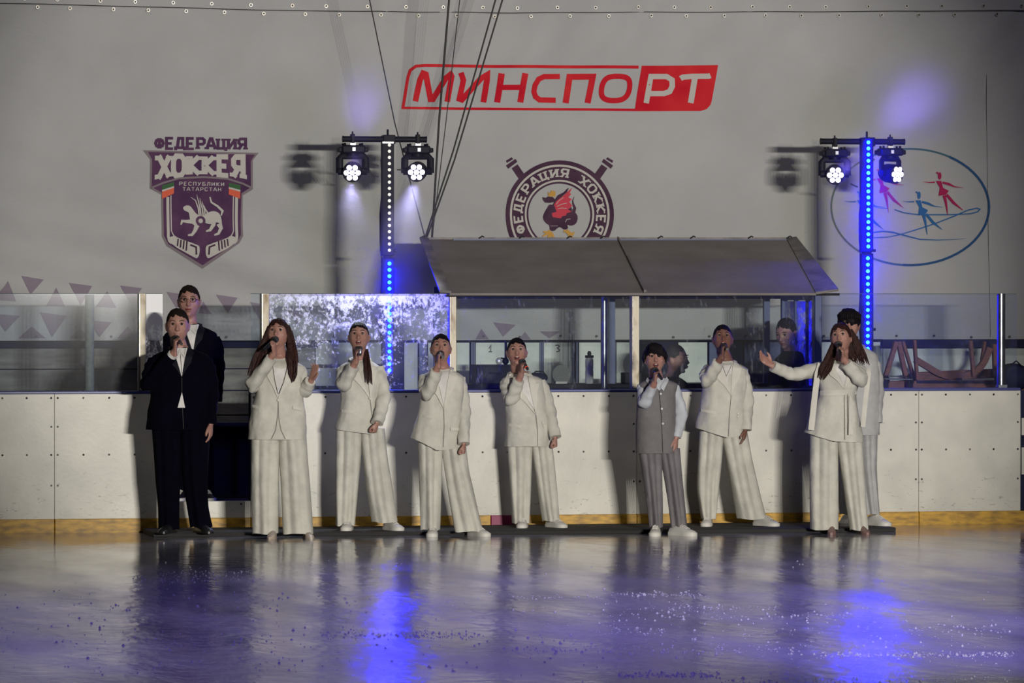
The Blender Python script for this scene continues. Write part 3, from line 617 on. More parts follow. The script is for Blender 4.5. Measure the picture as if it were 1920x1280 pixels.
# ---------------------------------------------------------------- lamps on stands
M.update(
 ledoff=mat('led_lens_unlit', (.55, .55, .52), .2, spec=1),
 ledcore=emis('led_core_lit', (.10, .72, 1.0), 1.9), ledrim=emis('led_rim_lit', (.0, .0, 1), 520),
 beam=emis('lamp_lens_lit', (.80, .74, 1.0), 5),
 plast=mat('lamp_housing', (.012, .012, .018), .45, spec=.06), clampm=mat('clamp_bright', (.6, .6, .62), .35, .4),
 blk=mat('black_plastic', (.010, .010, .012), .5, spec=.1), cable=mat('cable_black', (.01, .01, .012), .6))
SY = .80
def light_stand(px, top, lab, bar0, bar1, bary):
    x = PX(px, SY+.06); zt = PZ(top, SY, px); e = empty('light_stand', (x, SY+.06, BF), label=lab, cat='light stand')
    L = e.location; H = zt-BF
    bevel(MB().box((-.036, -.03, .05), (.036, .03, H-.03)).build('pole', M['dark'], e), .004, 1)
    MB().tube([(0, 0, H-.04), (0, 0, H+.035)], .009, 8).build('top_pin', M['dark'], e)
    xa = PX(bar0, SY)-L.x; xb = PX(bar1, SY)-L.x; zb = PZ(bary, SY, px)-BF
    o = MB().tube([(xa, -.06, zb), (xb, -.06, zb)], .024, 20).build('crossbar', M['dark'], e); smooth_all(o)
    for sx in (xa, xb): smooth_all(MB().tube([(sx-.004, -.06, zb), (sx+.004, -.06, zb)], .0265, 20).build('end_cap', M['blk'], e))
    bevel(MB().box((-.05, -.09, zb-.04), (.05, .035, zb+.035)).build('clamp_block', M['dark'], e), .006, 1)
    for z in (H*.68, H*.46): bevel(MB().box((-.062, -.02, z-.012), (.075, .02, z+.012)).build('bracket', M['dark'], e), .004, 1)
    for a in (.5, 2.6, 4.7):
        MB().beam((0, 0, .30), (.42*math.cos(a), .30*math.sin(a), .012), .03, .02, up=(0, 0, 1)).build('leg', M['dark'], e)
    # loose cable running down the pole
    pts = [(-.055+.012*math.sin(k*1.9), .0, H*(.93-.075*k)) for k in range(12)]
    MB().tube(pts, .006, 6).build('cable', M['cable'], e)
    return e
st1 = light_stand(727, 250, 'black light stand left of the grey roof, its upper lamp bar dark', 643, 799, 261)
st2 = light_stand(1625, 254, 'black light stand right of the grey roof, lit blue along its whole length', 1539, 1695, 265.5)
def led_bar(px0, px1, ytop, ybot, leds, lit, lab):
    y = SY-.04; pc = (px0+px1)/2; a = P(px0, ytop, y); b = P(px1, ybot, y); e = empty('led_bar', ((a.x+b.x)/2, y, (a.z+b.z)/2), label=lab, cat='led bar')
    w_ = (b.x-a.x)/2; h = (a.z-b.z)/2
    bevel(MB().box((-w_, -.03, -h), (w_, .03, h)).build('housing', M['plast'], e), .006, 2)
    MB().box((-w_+.004, -.032, h-.016), (w_-.004, -.029, h-.004)).build('end_plate', M['clampm'] if not lit else M['plast'], e)
    lx = P(leds[0], ytop, y).x-e.location.x; n = 18
    for k in range(n):
        z = P(px0, leds[1]+(leds[2]-leds[1])*k/(n-1), y).z-e.location.z
        l = MB().tube([(lx, -.028, z), (lx, -.036, z)], .022 if lit else .013, 14).build('led_lens', M['ledrim' if lit else 'ledoff'], e)
        if lit: MB().tube([(lx, -.0365, z), (lx, -.0385, z)], .0160, 14).build('led_core', M['ledcore'], l)
    if lit:   # added lamp behind the bar for the blue glow on the tarp
        sl_ = bpy.data.lights.new('tarp_glow_fill', 'AREA'); sl_.shape = 'RECTANGLE'; sl_.size = .05; sl_.size_y = h*2; sl_.energy = 42.0 if px0 > 1000 else 14.0; sl_.color = (.10, .06, 1); sl_.spread = math.radians(75)
        so_ = bpy.data.objects.new('tarp_glow_fill', sl_); COL.objects.link(so_); so_.location = e.location+Vector((.02, .125, 0)); so_.rotation_euler = (PI/2, 0, PI)
    return e
led_bar(715, 738, 265, 479, (728.8, 272, 469), 0, 'unlit black lamp bar with white lenses, upper half of the left stand')
led_bar(715, 738, 483, 706, (728.8, 494, 694), 1, 'blue-lit lamp bar on the lower half of the left stand')
led_bar(1613, 1636, 258, 472, (1626, 267, 462), 1, 'blue-lit lamp bar on the upper half of the right stand')
led_bar(1613, 1636, 475, 700, (1625, 484, 690), 1, 'blue-lit lamp bar on the lower half of the right stand, behind the boy')
def moving_head(px, pbase, plens, lab, yaw, pitch, yk=0):
    """hangs under the crossbar: clamp, base, yoke, head with seven lenses; yaw turns the yoke, pitch tips the head"""
    y = SY-.0; b = P(px, pbase, y); z0 = b.z; e = empty('moving_head_lamp', (b.x, y, z0), label=lab, cat='stage lamp')
    zc = P(px, plens, y).z-z0
    bevel(MB().box((-.095, -.075, -.032), (.095, .075, .032)).build('base', M['plast'], e), .012, 2)
    for sx in (-1, 1):
        bevel(MB().box((sx*.105-.018, -.05, -.022), (sx*.105+.018, .05, .016)).build('base_handle', M['plast'], e), .008, 2)
        for sy in (-1, 1): MB().tube([(sx*.07, sy*.05, .03), (sx*.07, sy*.05, .05)], .010, 8).build('foot', M['blk'], e)
    MB().box((-.022, -.025, .034), (.022, .02, .052)).build('clamp_plate', M['clampm'], e)
    bevel(MB().box((-.016, -.035, .05), (.016, .035, .125)).build('clamp', M['blk'], e), .005, 1)
    smooth_all(MB().tube([(0, 0, .12), (0, 0, .145)], .007, 8).build('clamp_screw', M['blk'], e))
    MB().box((-.012, -.0775, -.014), (.012, -.0745, .014)).build('display', M['clampm'], e)
    yo = empty('yoke', (0, 0, -.045), yaw, parent=e)
    A = .105
    mb = MB().tube([(-A, 0, zc+.03), (-A, 0, -.03), (-A+.02, 0, -.005), (A-.02, 0, -.005), (A, 0, -.03), (A, 0, zc+.03)], [(.030, .012)]*6, 10, up=(0, 1, 0), flat=1)
    o = mb.build('yoke_arms', M['plast'], yo); smooth_all(o)
    smooth_all(MB().tube([(0, 0, .02), (0, 0, -.01)], .05, 18).build('yoke_bearing', M['plast'], yo))
    for sx in (-1, 1): smooth_all(MB().tube([(sx*(A-.035), 0, zc+.045), (sx*(A+.012), 0, zc+.045)], .03, 16).build('tilt_hub', M['plast'], yo))
    m3 = Matrix.Translation((0, 0, zc+.045)) @ Matrix.Rotation(pitch, 4, 'X')
    hd = MB().tube([(0, .085, 0), (0, .07, 0), (0, .03, 0), (0, -.05, 0), (0, -.075, 0)], [.045, .066, .078, .080, .076], 24)
    hd.v = [tuple(m3 @ Vector(q)) for q in hd.v]; h = smooth_all(hd.build('lamp_head', M['plast'], yo))
    rg = MB().tube([(0, -.074, 0), (0, -.082, 0)], [.080, .074], 24); rg.v = [tuple(m3 @ Vector(q)) for q in rg.v]; rg.build('lens_ring', M['blk'], yo)
    for k in range(7):
        cx, cz = (0, 0) if k == 6 else (.047*math.cos(k*PI/3), .047*math.sin(k*PI/3))
        l = MB().tube([(cx, -.080, cz), (cx, -.088, cz), (cx, -.091, cz)], [.0215, .0205, .013], 14); l.v = [tuple(m3 @ Vector(q)) for q in l.v]
        l.build('lens', M['beam'], yo)
    return e
moving_head(661, 280, 321, 'stage lamp with seven lenses hanging at the left end of the left stand', PSI*-1, .18)
moving_head(783, 281, 321, 'stage lamp hanging at the right end of the left stand, beside the ropes', -PSI-.10, .12)
moving_head(1565, 287, 326, 'stage lamp hanging at the left end of the right stand', -PSI, .15)
moving_head(1669, 285, 325, 'stage lamp at the right end of the right stand, turned away to the right', -PSI+.75, .12)
# beams: upward over the camera, violet; the heads also light glass and haze
def lens_at(px, py): return P(px, py, SY-.12)
spot('lamp_beam', lens_at(659, 328), P(682, 190, 0), 170, (.50, .38, 1), 30, .9, .05)
spot('lamp_beam', lens_at(1567, 332), P(1712, 190, -.2), 330, (.45, .36, 1), 26, .9, .05)
spot('lamp_beam', lens_at(659, 345), P(640, 560, .07), 130, (.80, .84, 1), 62, .8, .05)   # glare down the scratched pane
spot('lamp_beam', lens_at(778, 345), P(730, 560, .07), 130, (.80, .84, 1), 50, .8, .05)
# local haze added round the stands for the lamps' glow, thinning outwards
def haze_material():
    m = bpy.data.materials.new('glow_haze'); m.use_nodes = True; nt = m.node_tree; nt.nodes.clear(); N = nt.nodes.new; L = nt.links.new
    v = N('ShaderNodeVolumeScatter'); v.inputs['Anisotropy'].default_value = .2; v.inputs['Color'].default_value = (.6, .55, 1, 1)  # violet of the lamps tinted into the haze colour
    tc = N('ShaderNodeTexCoord'); mp = N('ShaderNodeMapping'); mp.inputs['Scale'].default_value = (1, 1, 1); ln = N('ShaderNodeVectorMath'); ln.operation = 'LENGTH'
    L(tc.outputs['Object'], mp.inputs[0]); L(mp.outputs[0], ln.inputs[0]); mr = N('ShaderNodeMapRange')
    mr.inputs[1].default_value = .15; mr.inputs[2].default_value = 1; mr.inputs[3].default_value = .45; mr.inputs[4].default_value = 0; mr.interpolation_type = 'SMOOTHSTEP'
    L(ln.outputs['Value'], mr.inputs[0]); L(mr.outputs[0], v.inputs['Density']); o = N('ShaderNodeOutputMaterial'); L(v.outputs[0], o.inputs['Volume']); return m
HM = haze_material()
for c_, r_, lb in ((P(727, 420, SY), (.62, .50, 1.15), 'thin added haze for the glow round the left lamp stand'), (P(1625, 420, SY), (.62, .50, 1.15), 'thin added haze for the violet glow round the right lamp stand'),
                   (P(682, 185, .0), (.36, .4, .46), 'puff of violet haze above the left stand\'s first lamp'), (P(1712, 188, -.2), (.55, .5, .5), 'added puff of violet haze for the beam up right of the right stand')):
    hz_ = MB().ball((0, 0, 0), 1, 24, 16).build('haze', HM); hz_.location = c_; hz_.scale = r_; tag(hz_, lb, 'haze', kind='stuff')
# cables looped between lamps and stand
for pts in ([(684, 300), (700, 308), (716, 312)], [(684, 306), (700, 330), (716, 332)], [(812, 312), (790, 322), (755, 318), (738, 318)], [(1590, 342), (1602, 348), (1612, 352)], [(1642, 296), (1636, 302), (1632, 298)]):
    q = smoothp([(a, b) for a, b in pts], 2, False)
    par = st1 if pts[0][0] < 1000 else st2
    mb = MB().tube([P(a, b, SY+.02)-par.location for a, b in q], .006, 6); mb.build('cable', M['cable'], par)

# ---------------------------------------------------------------- ropes
def rope(pts, r, lab, y=1.42):
    a = P(*pts[0], y); e = MB().tube([P(p[0], p[1], y) for p in pts], r, 6).build('rope', M['rope'], loc=a); tag(e, lab, 'rope')
rope([(797, 446), (740, 230), (693, 0), (680, -60)], .005, 'thin rope running up leftwards from the roof\'s left corner')
rope([(810, 446), (823, 230), (842, 0), (847, -60)], .009, 'thickest rope, running almost straight up from the roof\'s left corner')
rope([(812, 430), (836, 230), (862, 0), (868, -60)], .004, 'thin rope just right of the thickest rope above the roof')
rope([(797, 446), (850, 282), (929, 0), (945, -60)], .007, 'left one of the two steep parallel ropes crossing the red word mark')
rope([(800, 446), (852, 300), (942, 0), (960, -60)], .007, 'right one of the two steep parallel ropes crossing the red word mark')

# ---------------------------------------------------------------- things on the desk
def at(px, y, z): return Vector((PX(px, y), y, z))
bt = empty('water_bottle', at(1105, 1.3, DT), label='white plastic water bottle with black cap on the desk behind the glass', cat='bottle')
smooth_all(MB().tube([(0, 0, 0), (0, 0, .01), (0, 0, .10), (0, 0, .12), (0, 0, .14), (0, 0, .20), (0, 0, .215)], [.030, .034, .034, .032, .034, .034, .028], 24).build('bottle_body', mat('bottle_white', (.85, .85, .82), .5, spec=.2), bt))
smooth_all(MB().tube([(0, 0, .214), (0, 0, .235)], .036, 20).build('cap', M['blk'], bt)); smooth_all(MB().tube([(0, 0, .234), (0, 0, .252), (0, 0, .27)], [.015, .018, .010], 14).build('spout', M['blk'], bt))
cb = empty('cymbal_disc', at(1053, 1.35, DT), label='dark round disc standing on edge on the desk left of the bottle', cat='disc')
smooth_all(MB().tube([(0, 0, .078), (0, .014, .078), (0, .028, .078)], [.078, .080, .074], 32).build('disc', mat('disc_dark', (.05, .06, .055), .5, var=(.03, .035, .03), vscale=40), cb))
MB().box((-.05, -.005, 0), (.045, .05, .018)).build('stand', mat('stand_white', (.4, .38, .36), .6), cb)
bx = empty('equipment_case', at(918, 1.4, DT), label='large black equipment case on the desk behind the fourth girl', cat='case')
bevel(MB().box((-.13, -.12, 0), (.20, .14, .15)).build('body', M['blk'], bx), .008, 2); MB().box((-.132, -.122, .145), (.202, .142, .158)).build('lid', M['dark'], bx)
MB().tube([(-.02, -.13, .09), (-.02, -.15, .09), (.06, -.15, .09), (.06, -.13, .09)], .006, 8).build('handle', M['dark'], bx)
hd = empty('headphones', at(948, 1.36, DT+.158), label='dark headphones lying on the black case', cat='headphones')
for a, m_ in ((-.055, 'clampm'), (.0, 'dark')):
    smooth_all(MB().ball((a, 0, .03), (.028, .02, .03)).build('ear_cup', M['disc2'] if 'disc2' in M else M[m_], hd))
smooth_all(MB().tube([(-.055, 0, .045), (-.03, .02, .055), (0, 0, .045)], .006, 8).build('headband', M['dark'], hd))
sp = empty('speaker_box', at(1172, 1.4, DT), label='small black box on the desk right of the round pipe', cat='box')
bevel(MB().box((-.02, -.06, 0), (.13, .08, .09)).build('body', M['blk'], sp), .006, 1); MB().box((-.01, -.064, .01), (.12, -.058, .08)).build('grille', M['dark'], sp)
bl = empty('duffel_bag', at(1070, 1.42, DT), label='low dark bag lying behind the round disc on the desk', cat='bag')
smooth_all(MB().ball((-.28, .06, .045), (.10, .07, .045)).build('bag_body', M['navy'], bl)); MB().tube([(-.34, 0, .06), (-.30, -.02, .10), (-.24, -.02, .10), (-.20, 0, .06)], .006, 6).build('bag_handle', M['dark'], bl)
# numbers painted on the panels behind the desk
for pts in ([[(368, 160), (388, 128), (384, 188)], [(366, 188), (398, 188)]], [[(965, 132), (990, 128), (1003, 140), (985, 156), (1003, 170), (1000, 184), (975, 188)]]):
    polys = []
    for s_ in pts: polys += stroke([(840+u/4.8, 620+v/4.8) for u, v in s_], 2.0)
    flat_polys(polys, lambda x, y, d: P(x, y, 3.055), 20).build('painted_number', M['screw'], wall)

# ---------------------------------------------------------------- wooden trestles and trolley behind the glass, right
tr_ = empty('wooden_trestle', P(1690, 712, 1.9), label='wooden A-shaped trestle behind the glass beside the right stand', cat='trestle')
def wb(par, a, b, w, y=1.9, m='wood', name='beam', h=.05): return bevel(MB().beam(P(*a, y)-par.location, P(*b, y)-par.location, h, w, up=(0, 1, 0)).build(name, M[m], par), .004, 1)
def wbar(par, a, b, wpx, y=1.9, m='wood', name='beam', d=.05):
    s_ = wpx/228; A = P(*a, y)-par.location; B = P(*b, y)-par.location; t = (B-A).normalized(); n = Vector((t.z, 0, -t.x))*s_/2
    vs = []
    for q in (A, B):
        for sx, dy in ((-1, 0), (1, 0), (1, d), (-1, d)): vs.append(q+n*sx+Vector((0, dy, 0)))
    mb = MB().add(vs, [(0, 1, 2, 3), (7, 6, 5, 4), (0, 4, 5, 1), (1, 5, 6, 2), (2, 6, 7, 3), (3, 7, 4, 0)]); return bevel(mb.build(name, M[m], par), .004, 1)
wbar(tr_, (1682, 640), (1660, 712), 9, name='leg'); wbar(tr_, (1686, 640), (1701, 712), 9, 1.96, name='leg'); wbar(tr_, (1694, 640), (1716, 712), 6, 2.0, name='leg'); wbar(tr_, (1716, 637), (1721, 712), 6, 1.85, name='leg')
sl = empty('curved_wooden_frame', P(1780, 712, 2.1), label='curved brown wooden frame lying behind the right-hand glass', cat='wooden frame')
curve = [(1708, 668), (1735, 684), (1762, 701), (1790, 708), (1818, 703), (1840, 690), (1852, 668), (1860, 642)]
mb = MB(); cv = smoothp(curve, 2, False)
for a, b in zip(cv, cv[1:]):
    A = P(*a, 2.1)-sl.location; B = P(*b, 2.1)-sl.location; t = (B-A).normalized(); n = Vector((t.z, 0, -t.x))*.026
    mb.add([A+n, B+n, B-n, A-n, A+n+Vector((0, .06, 0)), B+n+Vector((0, .06, 0)), B-n+Vector((0, .06, 0)), A-n+Vector((0, .06, 0))], [(0, 1, 2, 3), (4, 7, 6, 5), (0, 4, 5, 1), (3, 2, 6, 7), (0, 3, 7, 4), (1, 5, 6, 2)])
mb.build('curved_rail', M['wood'], sl)
wbar(sl, (1821, 638), (1827, 706), 7, 2.05, name='post'); wbar(sl, (1866, 645), (1868, 706), 9, 2.12, name='post'); wbar(sl, (1848, 640), (1842, 676), 5, 2.16, name='brace')
wbar(sl, (1718, 706), (1930, 697), 18, 2.2, name='side_board'); wbar(sl, (1660, 725), (1935, 722), 22, 1.8, name='front_board', d=.08); wbar(sl, (1720, 716), (1870, 716), 5, 1.78, 'navy', 'slot')
tl_ = empty('trolley', P(1690, 708, 1.6), label='low dark metal trolley frame in front of the wooden trestle', cat='trolley')
wbar(tl_, (1658, 710), (1712, 711), 3, 1.6, 'steel', 'rail', .03); wbar(tl_, (1668, 705), (1708, 706), 2, 1.7, 'steel', 'rail', .03); wbar(tl_, (1708, 700), (1712, 718), 6, 1.6, 'dark', 'end_bracket'); wbar(tl_, (1655, 714), (1668, 716), 5, 1.6, 'dark', 'wheel_block')
def props(par, xs, y):
    l = par.location
    for a in xs: MB().box((PX(a, y)-l.x-.02, y-l.y, BF-l.z), (PX(a, y)-l.x+.02, y-l.y+.04, .02)).build('support_leg', M['dark'], par)
props(tr_, (1664, 1716), 1.95); props(sl, (1700, 1800, 1900), 1.9); props(tl_, (1662, 1708), 1.62)
bgx = empty('dark_bag', P(1905, 712, 1.2), label='dark rounded bag behind the glass at the right edge', cat='bag')
smooth_all(MB().ball((0, .1, .02), (.16, .14, .12)).build('bag_body', M['navy'], bgx)); MB().tube([(-.06, .02, .11), (0, -.01, .16), (.06, .02, .11)], .007, 6).build('bag_handle', M['dark'], bgx)
tg = empty('folding_seat', P(1478, 718, 1.7), label='dark seat back low behind the glass beside the blue frame', cat='seat')
bevel(MB().box((-.42, 0, -.25), (.08, .05, .10)).build('backrest', M['navy'], tg), .02, 2); MB().box((-.40, .05, -.3), (.06, .35, -.26)).build('seat_pad', M['navy'], tg)
for x_ in (-.38, .02): MB().box((x_, .05, BF-tg.location.z), (x_+.03, .08, -.25)).build('leg', M['dark'], tg)

# ---------------------------------------------------------------- black carpet strip on the ice
def mat_strip():
    a = Vector((PX(288, -.8), 0, 0)); b = Vector((PX(1680, -1.08), 0, 0)); n = 40; mb = MB(); vs = []
    for i in range(n+1):
        t = i/n; x = a.x+(b.x-a.x)*t; yf = (-.80+.015*math.sin(t*19)-.28*t); yb = -.03
        for y, z in ((yb, .001), (yb, .033), (yf+.010, .033), (yf, .026), (yf, .001)): vs.append((x, y, z))
    fs = []
    for i in range(n):
        for k in range(4): fs.append((i*5+k, (i+1)*5+k, (i+1)*5+k+1, i*5+k+1))
    fs += [tuple(range(5)), tuple(reversed(range(n*5, n*5+5)))]
    o = mb.add(vs, fs).build('carpet_strip', M['rub'], loc=((a.x+b.x)/2, -.3, 0)); return tag(o, 'long black rubber carpet strip laid on the ice along the boards', 'carpet')
mat_strip()
# ---------------------------------------------------------------- ice crumbs
def crumbs():
    mb = MB(); rnd = random.Random(3)
    def one(c, r):
        n = 5; vs = [c+Vector((r*rnd.uniform(.7, 1.3)*math.cos(2*PI*k/n), r*rnd.uniform(.7, 1.3)*math.sin(2*PI*k/n), 0)) for k in range(n)]+[c+Vector((rnd.uniform(-.3, .3)*r, rnd.uniform(-.3, .3)*r, r*rnd.uniform(.6, 1.3)))]
        mb.add(vs, [(k, (k+1) % n, n) for k in range(n)])
    bands = [(1085, 250, 500, 8, 160), (1072, 300, 480, 5, 60), (1120, 960, 1130, 3, 40), (1115, 1140, 1330, 5, 90), (1140, 1200, 1460, 6, 80), (1155, 1100, 1600, 8, 90), (1190, 600, 900, 7, 160), (1183, 1100, 1250, 6, 40),
             (1220, 960, 1500, 8, 160), (1228, 1530, 1900, 5, 200), (1266, 1160, 1350, 5, 150), (1275, 1350, 1900, 6, 120), (1180, 1700, 1900, 8, 50), (1205, 100, 600, 10, 40), (1250, 100, 900, 14, 60), (1130, 0, 900, 18, 90), (1200, 960, 1920, 60, 330), (1180, 0, 960, 60, 160), (1060, 300, 1700, 12, 90)]
    for cy, xa, xb, sd, n in bands:
        for _ in range(n):
            y = rnd.gauss(cy, sd*.6); x = rnd.uniform(xa, xb)
            if y < 1015: continue
            one(G(x, y), rnd.choice((.003, .004, .004, .005, .006, .009))*(1 if y > 1100 else .8))
    o = mb.build('ice_crumbs', mat('ice_crumb', (.30, .30, .28), .7), loc=None); o['kind'] = 'stuff'; return tag(o, 'pale crumbs of scraped ice scattered over the wet rink', 'ice')
crumbs()
# ---------------------------------------------------------------- people
def cloth(name, c, dark=.82, rough=.85, spec=.3): return mat(name, c, rough, spec=spec, var=tuple(q*dark for q in c), vscale=10, bump=.35, bscale=18)
M.update(
 suit=cloth('cream_suit_cloth', (.56, .545, .48)), suit2=cloth('cream_suit_lapel', (.60, .58, .515), .9), shirt=cloth('white_shirt', (.66, .64, .62)),
 black=cloth('black_suit_cloth', (.0022, .002, .006), rough=1, spec=.04), blackl=cloth('black_satin', (.005, .005, .010), rough=.7, spec=.15), grey=cloth('grey_vest_cloth', (.17, .16, .16)), greyt=cloth('grey_trouser_cloth', (.18, .165, .175)),
 pale=cloth('pale_grey_suit', (.42, .42, .42)), shblue=cloth('pale_shirt', (.50, .52, .56)),
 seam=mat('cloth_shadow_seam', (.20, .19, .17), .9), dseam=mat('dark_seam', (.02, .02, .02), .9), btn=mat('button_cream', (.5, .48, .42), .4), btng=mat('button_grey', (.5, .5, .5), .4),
 skin=mat('skin_fair', (.36, .195, .155), .5, var=(.30, .15, .115), vscale=14), skin2=mat('skin_tan', (.19, .090, .066), .5, var=(.15, .068, .050), vscale=14),
 lip=mat('lips', (.20, .04, .035), .4), mouth=mat('mouth_inside', (.05, .008, .008), .6), teeth=mat('teeth', (.6, .56, .5), .35),
 eyew=mat('eye_white', (.24, .21, .20), .3), iris=mat('iris_dark', (.012, .008, .006), .15), brow=mat('brow_dark', (.03, .015, .01), .8), browl=mat('brow_brown', (.08, .04, .025), .8),
 hairb=mat('hair_black', (.006, .004, .006), .6, spec=.12, bump=.5, bscale=30, bstretch=(4, 4, .6)), hairbr=mat('hair_auburn_brown', (.040, .013, .011), .5, spec=.2, var=(.016, .006, .005), vscale=12, stretch=(4, 4, .5), bump=.6, bscale=30, bstretch=(4, 4, .5)),
 hairs=mat('hair_short_brown', (.012, .008, .006), .8, spec=.1, bump=.5, bscale=90), hairg=mat('hair_greying', (.05, .045, .045), .7, bump=.5, bscale=80),
 shoew=mat('sneaker_white', (.55, .53, .50), .5), sole=mat('sneaker_sole', (.62, .60, .55), .6), shoeb=mat('shoe_black', (.012, .012, .014), .3), shoen=mat('shoe_beige', (.40, .33, .27), .45), shoep=mat('shoe_rose_brown', (.20, .11, .10), .45),
 micb=mat('mic_body', (.012, .012, .014), .35), micg=mat('mic_grille', (.10, .10, .11), .35, .7, bump=.6, bscale=300), glassf=mat('spectacle_frame', (.05, .02, .02), .3, .5), chainm=mat('necklace', (.4, .3, .2), .3, .9))
M['micring'] = emis('mic_ring_red', (1, .08, .03), .7)
def remesh(mb, voxel=.0055, smooth_n=2):
    me = bpy.data.meshes.new('tmp'); me.from_pydata([tuple(v) for v in mb.v], [], mb.f); me.update()
    o = bpy.data.objects.new('tmp', me); COL.objects.link(o)
    r = o.modifiers.new('r', 'REMESH'); r.mode = 'VOXEL'; r.voxel_size = voxel; r.use_smooth_shade = True
    s = o.modifiers.new('s', 'SMOOTH'); s.factor = .5; s.iterations = smooth_n
    dg = bpy.context.evaluated_depsgraph_get(); ev = o.evaluated_get(dg); nm = bpy.data.meshes.new_from_object(ev)
    bpy.data.objects.remove(o); bpy.data.meshes.remove(me); return nm
def sph(n, m): return n
class Fig:
    def __init__(s, px, py, z, label, skin='skin'):
        s.b = G(px, py, z); s.D = (s.b-CAMP).dot(F0); s.bu = (s.b-CAMP).dot(R_); s.z0 = z; s.sk = M[skin]
        s.e = empty('person', s.b, -PSI, label, 'person'); s.body = MB()
    def L(s, px, py, w=0):
        """photograph pixel at w metres in front of the figure's own plane -> local point"""
        d = s.D-w; return Vector(((px-960)*d/FPX-s.bu, -w, CZ-(py-HZ)*d/FPX-s.z0))
    def k(s): return s.D/FPX
    def put(s, mb, name, m, par=None, sm=1.0):
        o = mb.build(name, m if not isinstance(m, str) else M[m], par or s.e); 
        if sm: smooth_all(o, sm)
        return o
    # ---- head
    def head(s, c, h, yaw=0, pitch=0, roll=0, mouth='open', brow='brow', jaw=1.0, neck=None, eyes=True):
        """c: local centre of the head, h: head height"""
        s.hc = Vector(c); s.hh = h; q = h/.235; s.hm = Matrix.Rotation(yaw, 3, 'Z') @ Matrix.Rotation(roll, 3, 'Y') @ Matrix.Rotation(-pitch, 3, 'X'); s.q = q
        H = lambda x, y, z: s.hc+s.hm @ Vector((x*q, y*q, z*q)); s.H = H
        n, m = 40, 28; vs = []; fs = []
        for i in range(m+1):
            t = PI*i/m; z = .118*math.cos(t); rr = math.sin(t)
            for k in range(n):
                a = 2*PI*k/n; x = .077*rr*math.cos(a); y = .093*rr*math.sin(a); zz = z
                lo = max(0, -z/.118)
                x *= 1-.36*lo**1.6*(1/jaw); 
                if y > 0: y *= 1-.45*lo       # neck side (back) rises
                else: y *= 1-.10*lo; zz -= .004*lo
                if z > .02 and y < 0: y *= 1-.12*((z-.02)/.1)
                vs.append(H(x, y, zz))
        for i in range(m):
            for k in range(n): k2 = (k+1) % n; fs.append((i*n+k, (i+1)*n+k, (i+1)*n+k2, i*n+k2))
        B = s.body; B.add(vs, fs)
        B.ball(H(0, -.060, -.088), (.022*q, .016*q, .015*q), mtx=s.hm)                                   # chin
        B.tube([H(0, -.082, .022), H(0, -.093, -.002), H(0, -.101, -.021), H(0, -.089, -.031)], [.007*q, .010*q, .0145*q, .008*q], 10)   # nose
        for sx in (-1, 1):
            B.ball(H(sx*.010, -.092, -.024), (.0075*q,)*3, 8, 6)
            B.ball(H(sx*.030, -.071, .036), (.022*q, .012*q, .0075*q), mtx=s.hm)                          # brow ridge
            B.ball(H(sx*.038, -.062, -.016), (.022*q, .012*q, .018*q), mtx=s.hm)                          # cheek
            B.ball(H(sx*.077, .010, -.004), (.008*q, .017*q, .030*q), mtx=s.hm)                           # ear
            B.ball(H(sx*.083, .016, .008), (.006*q, .014*q, .018*q), mtx=s.hm)
        B.ball(H(0, -.084, -.045), (.024*q, .010*q, .006*q), mtx=s.hm); B.ball(H(0, -.080, -.063), (.021*q, .010*q, .007*q), mtx=s.hm)
        nb = neck or Vector((s.hc.x, s.hc.y+.02, s.hc.z-.19*q)); s.nb = nb
        B.tube([H(0, .018, -.04), H(0, .022, -.09), nb+Vector((0, .01, .02)), nb], [.053*q, .052*q, .056*q, .075*q], 16)
        s.eyesock = [H(sx*.030, -.0935, .016) for sx in (-1, 1)]
        if eyes:
            for sx in (-1, 1):
                e = s.put(MB().ball(H(sx*.030, -.0715, .015), (.0112*q,)*3, 14, 10), 'eye', 'eyew')
                s.put(MB().ball(H(sx*.030, -.0795, .0155), (.0078*q, .0044*q, .0074*q), 10, 8, s.hm), 'iris', 'iris', e)
                s.put(MB().tube([H(sx*.014, -.088, .036), H(sx*.030, -.090, .041), H(sx*.048, -.078, .037)], [.0022*q, .0035*q, .0018*q], 8), 'eyebrow', brow)
                s.put(MB().tube([H(sx*.018, -.0840, .0205), H(sx*.030, -.0870, .0250), H(sx*.043, -.0790, .0190)], [.0014*q, .0022*q, .0014*q], 6), 'eyelashes', brow)
        if mouth == 'open':
            mo = s.put(MB().ball(H(0, -.0885, -.054), (.019*q, .008*q, .0135*q), 14, 10, s.hm), 'mouth', 'mouth')
            s.put(MB().tube([H(-.019, -.087, -.053), H(-.008, -.0945, -.042), H(.008, -.0945, -.042), H(.019, -.087, -.053)], [.0022*q, .0042*q, .0042*q, .0022*q], 8), 'lip', 'lip', mo)
            s.put(MB().tube([H(-.019, -.087, -.055), H(-.008, -.0925, -.067), H(.008, -.0925, -.067), H(.019, -.087, -.055)], [.0022*q, .0045*q, .0045*q, .0022*q], 8), 'lip', 'lip', mo)
            s.put(MB().tube([H(-.011, -.0925, -.0475), H(0, -.0955, -.0472), H(.011, -.0925, -.0475)], .0026*q, 6), 'teeth', 'teeth', mo)
        elif mouth:
            mo = s.put(MB().tube([H(-.021, -.088, -.053), H(-.009, -.0955, -.0495), H(.009, -.0955, -.0495), H(.021, -.088, -.053)], [.0018*q, .0042*q, .0042*q, .0018*q], 8), 'mouth', 'lip')
            s.put(MB().tube([H(-.017, -.088, -.056), H(0, -.095, -.059), H(.017, -.088, -.056)], [.002*q, .005*q, .002*q], 8), 'lip', 'lip', mo)
